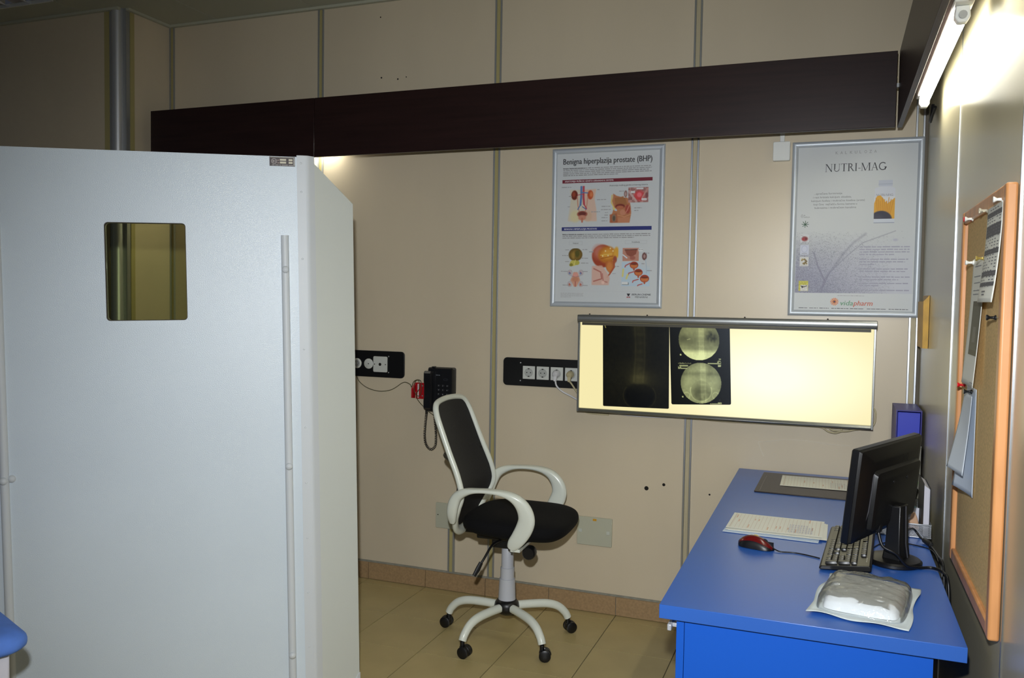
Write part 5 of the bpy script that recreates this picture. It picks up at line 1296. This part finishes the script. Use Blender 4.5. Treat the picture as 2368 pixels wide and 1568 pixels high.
# ------------------------------------------------------------------ sockets, plugs, phone, hatches
m_bk = mat('black_bakelite_plate', (13, 13, 15), .35)
m_sock = mat('ivory_socket_plastic', (206, 208, 202), .4)
def black_plate(label, x0, x1, z0, z1, r):
    t = thing('socket_panel', label, 'socket panel', ((x0 + x1) / 2, -.001, z0))
    MB().prism([(p[0], -.001, p[1]) for p in rrect(x0, x1, z0, z1, r, 6)], (0, -.009, 0)).build('plate', m_bk, t, w=True, bevel=.0012)
    return t
def screw(t, x, z, y=-.010): MB().lathe([(.0035, 0), (.0035, .001), (.001, .0018)], (x, y, z), 10, 'y').build('screw', m_alu_dull, t, w=True)
sp = black_plate('long black socket panel left of the lit film viewer with four white sockets', -1.844, -1.30, 1.064, 1.200, .020)
for z in (1.176, 1.089): screw(sp, -1.754, z)
for x in (-1.709, -1.638, -1.567, -1.495):
    s_ = MB().box(x - .031, x + .031, -.0165, -.0102, 1.099, 1.162).build('socket', m_sock, sp, w=True, bevel=.0015)
    MB().lathe([(.0215, 0), (.0215, .0012), (.0195, .0014), (.0185, 0.0004), (.001, .0004)], (x, -.0165, 1.1305), 26, 'y').build('socket_well', mat('socket_well_grey', (176, 178, 174), .45), s_, w=True)
    b = MB()
    for dx in (-.0095, .0095): b.lathe([(.0027, 0), (.0026, .0004), (.001, .0005)], (x + dx, -.0170, 1.1305), 10, 'y')
    for dz in (-.0185, .0185): b.box(x - .004, x + .004, -.0185, -.0168, 1.1305 + dz - .0022, 1.1305 + dz + .0022)
    b.build('contacts', m_dot, s_, w=True)
def plug(name, label, x, z, m_, path):
    t = thing(name, label, 'plug', (x, -.0175, z))
    MB().tube([(x, -.0178, z), (x, -.024, z), (x, -.045, z), (x, -.050, z - .002)], [.0175, .0175, .014, .009], 20).build('plug_body', m_, t, w=True, smooth=40)
    MB().loft([[(x + s * w_, y, z_) for s, y in ((-1, -.030), (1, -.030), (1, -.046), (-1, -.046))] for z_, w_ in ((z + .004, .010), (z - .018, .008), (z - .034, .006))]).build('plug_grip', m_, t, w=True, bevel=.002)
    MB().tube(smoothpath(path, 7), .0042, 8).build('cord', m_, t, w=True, smooth=60)
plug('mains_plug', 'white mains plug in the third socket of the black panel', -1.567, 1.131, m_cordw, [(-1.566, -.038, 1.10), (-1.560, -.036, 1.075), (-1.535, -.028, 1.050), (-1.495, -.022, 1.030), (-1.455, -.018, 1.010), (-1.40, -.014, .985), (-1.33, -.010, .962)])
plug('mains_plug', 'yellowed cream mains plug beside the edge of the film viewer', -1.497, 1.131, m_cord, [(-1.496, -.038, 1.10), (-1.485, -.032, 1.085), (-1.468, -.026, 1.058), (-1.452, -.018, 1.03), (-1.443, -.010, 1.0), (-1.42, -.0065, .955), (-1.31, -.006, .9495)])
sl = black_plate('black socket panel with round outlets at the edge of the white screen', -2.95, -2.390, 1.068, 1.205, .020)
for x, r, m_ in ((-2.666, .026, m_sock), (-2.597, .0265, m_sock), (-2.75, .026, m_sock)):
    o_ = MB().lathe([(r, 0), (r, .003), (r - .002, .0045), (.001, .0045)], (x, -.0101, 1.1365), 28, 'y').build('round_outlet', m_, sl, w=True, smooth=40)
    b = MB()
    if x == -2.597: b.lathe([(.003, 0), (.0025, .0006), (.0005, .0008)], (x, -.0147, 1.1365), 10, 'y')
    else:
        b.lathe([(.018, 0), (.017, .002), (.001, .002)], (x, -.0147, 1.1365), 20, 'y')
    b.build('outlet_insert', m_dot if x == -2.597 else mat('grey_insert', (160, 162, 162), .5), o_, w=True)
for a_ in range(6): MB().lathe([(.002, 0), (.0015, .0006), (.0004, .0008)], (-2.666 + .010 * math.cos(a_ * PI / 3), -.0168, 1.1365 + .010 * math.sin(a_ * PI / 3)), 8, 'y').build('pin_hole', m_dot, sl, w=True)
s_ = MB().prism([(p[0], -.0102, p[1]) for p in rrect(-2.567, -2.486, 1.0955, 1.1765, .006, 4)], (0, -.007, 0)).build('square_outlet', m_sock, sl, w=True, bevel=.0012)
b = MB(); b.lathe([(.008, 0), (.0075, .0006), (.001, .0007)], (-2.527, -.0174, 1.136), 16, 'y')
for dx in (-.032, .032): b.lathe([(.003, 0), (.0026, .0005), (.001, .0006)], (-2.527 + dx, -.0174, 1.136), 10, 'y')
b.build('outlet_holes', m_dot, s_, w=True)
for z in (1.178, 1.095): screw(sl, -2.480, z)
# telephone
ph = thing('wall_telephone', 'black push-button telephone hanging on the back wall behind the chair', 'telephone', (-2.170, -.03, .915))
m_ph = mat('black_phone_plastic', (17, 18, 22), .33)
MB().loft([[(x, y, z) for x, z in rrect(-2.238 + i, -2.100 - i, .912 + i, 1.136 - i, .010, 3)] for y, i in ((-.002, 0), (-.040, 0), (-.048, .004))]).build('body', m_ph, ph, w=True, smooth=30)
hs = [( -.050, 1.112), (-.052, 1.09), (-.056, 1.05), (-.058, 1.02), (-.056, .99), (-.052, .95), (-.050, .93)]
MB().loft([[(x, -.048 - d_, z) for x, d_ in ((-2.247, .004), (-2.247, .020 + k), (-2.240, .030 + k), (-2.206, .030 + k), (-2.199, .020 + k), (-2.199, .004))] for z, k in ((1.118, -.006), (1.108, .004), (1.070, .004), (1.050, -.002), (.990, -.002), (.970, .004), (.935, .004), (.925, -.006))]).build('handset', m_ph, ph, w=True, smooth=35)
MB().box(-2.212, -2.198, -.052, -.030, 1.134, 1.141).build('hook_switch', m_ph, ph, w=True, bevel=.001)
for r_ in range(4):
    for c in range(3):
        MB().box(-2.181 + c * .0232, -2.167 + c * .0232, -.0505, -.0482, 1.0415 - r_ * .0215, 1.0515 - r_ * .0215).build('button', mat('black_button', (26, 26, 30), .4), ph, w=True, bevel=.0008)
P = Print()
for i_, ch_ in enumerate('123456789'):
    P.text(ch_, -2.174 + (i_ % 3) * .0232, 1.0435 - (i_ // 3) * .0215, .0065, (190, 192, 196), None, align='c')
P.words(-2.190, -2.168, 1.097, .0048, (120, 124, 130), 3); P.ring(-2.137, 1.078, .012, .0008, (80, 84, 92), 2, 20, ry=.005)
P.build('key_digits', ph, lambda u, v, l: (u, -.0507 - .0001 * l, v) if l == 3 else (u, -.0483 - .0001 * l, v), w=True)
base = smoothpath([(-2.236, -.055, .924), (-2.245, -.040, .90), (-2.256, -.030, .84), (-2.259, -.028, .78), (-2.250, -.028, .74), (-2.224, -.028, .718), (-2.200, -.028, .738), (-2.196, -.028, .79), (-2.202, -.028, .86), (-2.210, -.024, .910)], 60)
coil = []; L_ = 0
for i in range(len(base)):
    if i: L_ += (base[i] - base[i - 1]).length
    t_ = (base[min(i + 1, len(base) - 1)] - base[max(i - 1, 0)]).normalized(); n1 = t_.cross(Vector((0, 1, 0))).normalized(); n2 = t_.cross(n1)
    a_ = L_ / .0088 * 2 * PI; coil.append(base[i] + n1 * (.0055 * math.cos(a_)) + n2 * (.0055 * math.sin(a_)))
MB().tube(coil, .0018, 6).build('coiled_cord', m_ph, ph, w=True, smooth=60)
rb = thing('red_bracket', 'small red cord bracket on the wall at the left of the telephone', 'bracket', (-2.30, -.008, .969))
m_red = mat('red_plastic', (176, 14, 26), .4)
MB().box(-2.322, -2.262, -.010, -.001, .969, 1.051).build('plate', m_red, rb, w=True, bevel=.001)
MB().prism([(-2.339, -.002, .970), (-2.339, -.026, .974), (-2.339, -.026, 1.022), (-2.332, -.002, 1.050)], (.010, 0, 0)).build('side_lip', m_red, rb, w=True)
MB().box(-2.310, -2.304, -.0125, -.0102, .975, 1.045).build('white_label', m_white, rb, w=True)
for z in (1.036, .985): MB().lathe([(.004, 0), (.003, .0015), (.001, .002)], (-2.284, -.0102, z), 10, 'y').build('screw', m_alu_dull, rb, w=True)
tc_ = [(-2.673, -.006, 1.075), (-2.660, -.006, 1.045), (-2.622, -.006, 1.016), (-2.575, -.006, 1.0), (-2.525, -.006, .995), (-2.475, -.006, 1.003), (-2.439, -.006, 1.02), (-2.405, -.006, 1.043), (-2.382, -.006, 1.049), (-2.352, -.014, 1.040), (-2.335, -.032, 1.03), (-2.322, -.032, 1.058), (-2.300, -.030, 1.068), (-2.282, -.028, 1.056), (-2.284, -.028, 1.0), (-2.300, -.028, .985), (-2.320, -.030, 1.01), (-2.316, -.032, 1.055), (-2.296, -.033, 1.066), (-2.288, -.033, 1.03), (-2.308, -.033, .99), (-2.298, -.022, .958), (-2.275, -.012, .93), (-2.245, -.010, .905), (-2.22, -.010, .89)]
tag(MB().tube(smoothpath(tc_, 6), .0018, 7).build('phone_line', mat('olive_cord', (74, 72, 44), .5), smooth=60), 'thin dark phone line sagging along the wall from socket panel to telephone', 'cable')
# beige blanking covers low on the wall
m_cover = mat('pale_green_beige_cover', (186, 186, 166), .45)
def cover(label, x0, x1, z0, z1, knobs):
    t = thing('wall_cover', label, 'cover plate', ((x0 + x1) / 2, -.001, z0))
    MB().prism([(p[0], -.001, p[1]) for p in rrect(x0, x1, z0, z1, .004, 3)], (0, -.011, 0)).build('lid', m_cover, t, w=True, bevel=.0015)
    MB().box((x0 + x1) / 2 - .008, (x0 + x1) / 2 + .010, -.0132, -.0122, z1 - .016, z1 - .006).build('yellow_sticker', mat('amber_sticker', (206, 150, 20), .5), t, w=True)
    for x in knobs: MB().box(x - .008, x + .008, -.0150, -.0121, (z0 + z1) / 2 - .008, (z0 + z1) / 2 + .008).build('latch', mat('pale_latch', (196, 200, 190), .4), t, w=True, bevel=.001)
    return t
c2 = cover('pale beige cover plate with two latches low on the wall right of the chair', -1.452, -1.282, .3215, .456, (-1.435, -1.300))
c1 = cover('pale beige cover plate low on the wall, half hidden behind the chair back', -2.200, -2.030, .317, .446, ())
MB().box(-2.190, -2.184, -.0132, -.0121, .383, .387).build('lock_slot', m_dot, c1, w=True)
cd = thing('cable_duct', 'short vertical cable duct from the cover plate down to the skirting', 'cable duct', (-2.112, -.003, .098))
MB().box(-2.121, -2.104, -.012, -.001, .099, .3165).build('cover_strip', m_infill, cd, w=True)
for x in (-2.126, -2.099): MB().box(x - .004, x + .004, -.014, -.001, .099, .3165).build('rib', m_alu_dull, cd, w=True)
# junction box under the pelmet
jb = thing('junction_box', 'small white junction box under the pelmet beside the pale poster', 'junction box', (-.568, -.015, 2.097))
MB().prism([(p[0], -.001, p[1]) for p in rrect(-.604, -.534, 2.097, 2.178, .005, 3)], (0, -.032, 0)).build('box', m_white, jb, w=True, bevel=.002)
MB().box(-.577, -.558, -.022, -.001, 2.1785, 2.43).build('conduit', m_white, jb, w=True, bevel=.002)

# ------------------------------------------------------------------ cork board, pins and notices on the right wall
ck = thing('cork_board', 'cork notice board in a pine frame hanging on the right wall', 'notice board', (-.012, -1.64, .805))
m_cork = mat('cork', (232, 196, 134), .85, var=.22, vscale=160, detail=4, bump=.12, bscale=200)
m_pine = mat('varnished_pine', (216, 152, 96), .38, var=.28, vscale=7, stretch=(3, 3, .5), detail=5)
KY0, KY1, KZ0, KZ1 = -1.950, -1.325, .805, 1.730
MB().box(-.013, -.003, KY0 + .01, KY1 - .01, KZ0 + .01, KZ1 - .01).build('cork_panel', m_cork, ck, w=True)
def krail(a): return MB().box(*a).build('frame_rail', m_pine, ck, w=True, bevel=.005, seg=3)
krail((-.024, -.002, KY0, KY0 + .032, KZ0, KZ1)); krail((-.024, -.002, KY1 - .032, KY1, KZ0, KZ1)); krail((-.023, -.002, KY0 + .0325, KY1 - .0325, KZ0, KZ0 + .032)); krail((-.023, -.002, KY0 + .0325, KY1 - .0325, KZ1 - .032, KZ1))
def pin(label, y, z, m_, dirx=-1.0, tilt=(0, 0)):
    t = thing('push_pin', label, 'push pin', (-.0135, y, z), group='push pins on the cork board'); t.rotation_euler = (tilt[0], tilt[1], 0)
    MB().lathe([(.0006, -.006), (.0006, .004)], (0, 0, 0), 6, 'x').build('needle', m_alu, t)
    pr_ = [(.0015, -.005), (.0055, -.006), (.0055, -.008), (.0032, -.010), (.0028, -.017), (.0045, -.020), (.0060, -.022), (.0060, -.0245), (.001, -.025)]
    MB().lathe(pr_, (0, 0, 0), 14, 'x').build('head', m_, t, smooth=40)
    return t
m_pw = mat('white_pin', (226, 226, 220), .35); m_pb = mat('black_pin', (22, 24, 26), .35); m_pr = mat('red_pin', (200, 24, 30), .35); m_pg = mat('gold_pin', (200, 176, 96), .3, .6)
m_pc = mat('clear_pin', (226, 220, 200), .15, trans=.6)
def pinpaper(name, label, y0, y1, z0, z1, m_, curl, printfn=None, x0=-.0165, skew=0.0):
    nu, nv = 14, 22
    def f(u, v): return (x0 - curl(u, v), y0 + (y1 - y0) * u + skew * (1 - v), z0 + (z1 - z0) * v)
    t = thing(name, label, 'paper', (-.016, (y0 + y1) / 2, z0))
    b_ = MB(); b_.grid(nu, nv, f); b_.build('sheet', m_, t, w=True, smooth=80, solid=.0005)
    if printfn:
        P_ = Print(); printfn(P_)
        P_.build('print', t, lambda u, v, l: (lambda q_: (q_[0] - .0006 - .00012 * l, q_[1], q_[2]))(f(1 - u, v)), w=True)    # u runs left to right as read
    return t
def fine(P_, x0, y0, x1, y1, c, l=1):      # split so the ink follows the curl of the sheet
    nx, ny = 6, max(1, int((y1 - y0) / .03))
    for i in range(nx):
        for j in range(ny): P_.rect(x0 + (x1 - x0) * i / nx, y0 + (y1 - y0) * j / ny, x0 + (x1 - x0) * (i + 1) / nx, y0 + (y1 - y0) * (j + 1) / ny, c, l)
def table_print(P_):
    for k, (v0, v1) in enumerate(((.86, .91), (.72, .78), (.66, .72), (.48, .53), (.26, .31), (.06 + .10, .20))): fine(P_, .04, v0, .96, v1, (92, 92, 96))
    for k in range(26):
        v = .93 - k * .031
        for c in range(6):
            if (k * 7 + c * 3) % 5: P_.rect(.08 + c * .15, v, .08 + c * .15 + .08, v + .010, (120, 120, 124), 2)
    P_.rect(.40, .10, .62, .115, (110, 110, 114)); P_.rect(.44, .07, .60, .085, (110, 110, 114))
def photo_print(P_):
    fine(P_, .30, .24, .96, .66, (92, 88, 70))
    fine(P_, .36, .28, .90, .62, (104, 102, 86), 2); fine(P_, .50, .34, .74, .46, (126, 124, 112), 3)
    for v in (.93, .85, .80, .74, .71): P_.words(.2, .85, v, .012, (130, 134, 140), int(v * 99), .8)
    P_.rect(.75, .03, .95, .036, (150, 150, 155))
pinpaper('notice_sheet', 'printed timetable sheet with grey bands pinned at the cork board top', -1.905, -1.715, 1.492, 1.706, m_paper, lambda u, v: .004 + .014 * (1 - v) ** 2 + .006 * math.sin(PI * u) * (1 - v), table_print)
pinpaper('notice_sheet', 'tall notice sheet with a dark photograph pinned on the cork board', -1.700, -1.520, 1.296, 1.598, m_paper, lambda u, v: .003 + .016 * (1 - v) ** 1.5, photo_print, -.0158)
pinpaper('notice_sheet', 'curling blank pale blue sheet hanging lowest on the cork board', -1.640, -1.490, 1.032, 1.288, mat('pale_blue_paper', (206, 216, 228), .7), lambda u, v: .002 + .026 * (1 - v) ** 1.6 * (u) ** 1.5, None, -.0155)
pinpaper('notice_sheet', 'folded pale sheet curling away over the lowest notice', -1.625, -1.500, 1.080, 1.270, mat('pale_blue_paper2', (214, 222, 230), .7), lambda u, v: .008 + .034 * (1 - v) ** 1.3 * (.4 + .6 * u), None, -.0165)
pin('white push pin with a red base at the far top of the cork board', -1.490, 1.700, m_pw)
pin('small red push pin at the far top edge of the cork board', -1.462, 1.702, m_pr)
pin('clear push pin holding the far corner of the timetable sheet', -1.712, 1.698, m_pc)
pin('white push pin holding the near corner of the timetable sheet', -1.893, 1.702, m_pw)
pin('white push pin at the far top corner of the photograph notice', -1.530, 1.590, m_pw)
pin('gold push pin at the near top corner of the photograph notice', -1.690, 1.592, m_pg)
pin('lone black push pin on bare cork below the timetable sheet', -1.868, 1.460, m_pb)
pin('red push pin just below the photograph notice', -1.470, 1.284, m_pr)
pin('black push pin holding the lowest curling sheet', -1.585, 1.278, m_pb)
# amber wall pocket in the corner
wp = thing('wall_pocket', 'narrow amber yellow cardboard pocket on the right wall next to the pale poster', 'wall pocket', (-.012, -.23, 1.32))
m_amb = mat('amber_card', (206, 158, 44), .5, var=.2, vscale=20)
MB().prism([(-.0015, -.33, 1.322), (-.020, -.33, 1.322), (-.022, -.33, 1.50), (-.0015, -.33, 1.523)], (0, .006, 0)).build('front_edge', m_amb, wp, w=True)
MB().prism([(-.018, -.323, 1.322), (-.020, -.323, 1.322), (-.022, -.323, 1.50), (-.020, -.323, 1.50)], (0, .22, 0)).build('face', m_amb, wp, w=True)
MB().box(-.0035, -.0015, -.323, -.10, 1.322, 1.523).build('back_card', m_amb, wp, w=True)
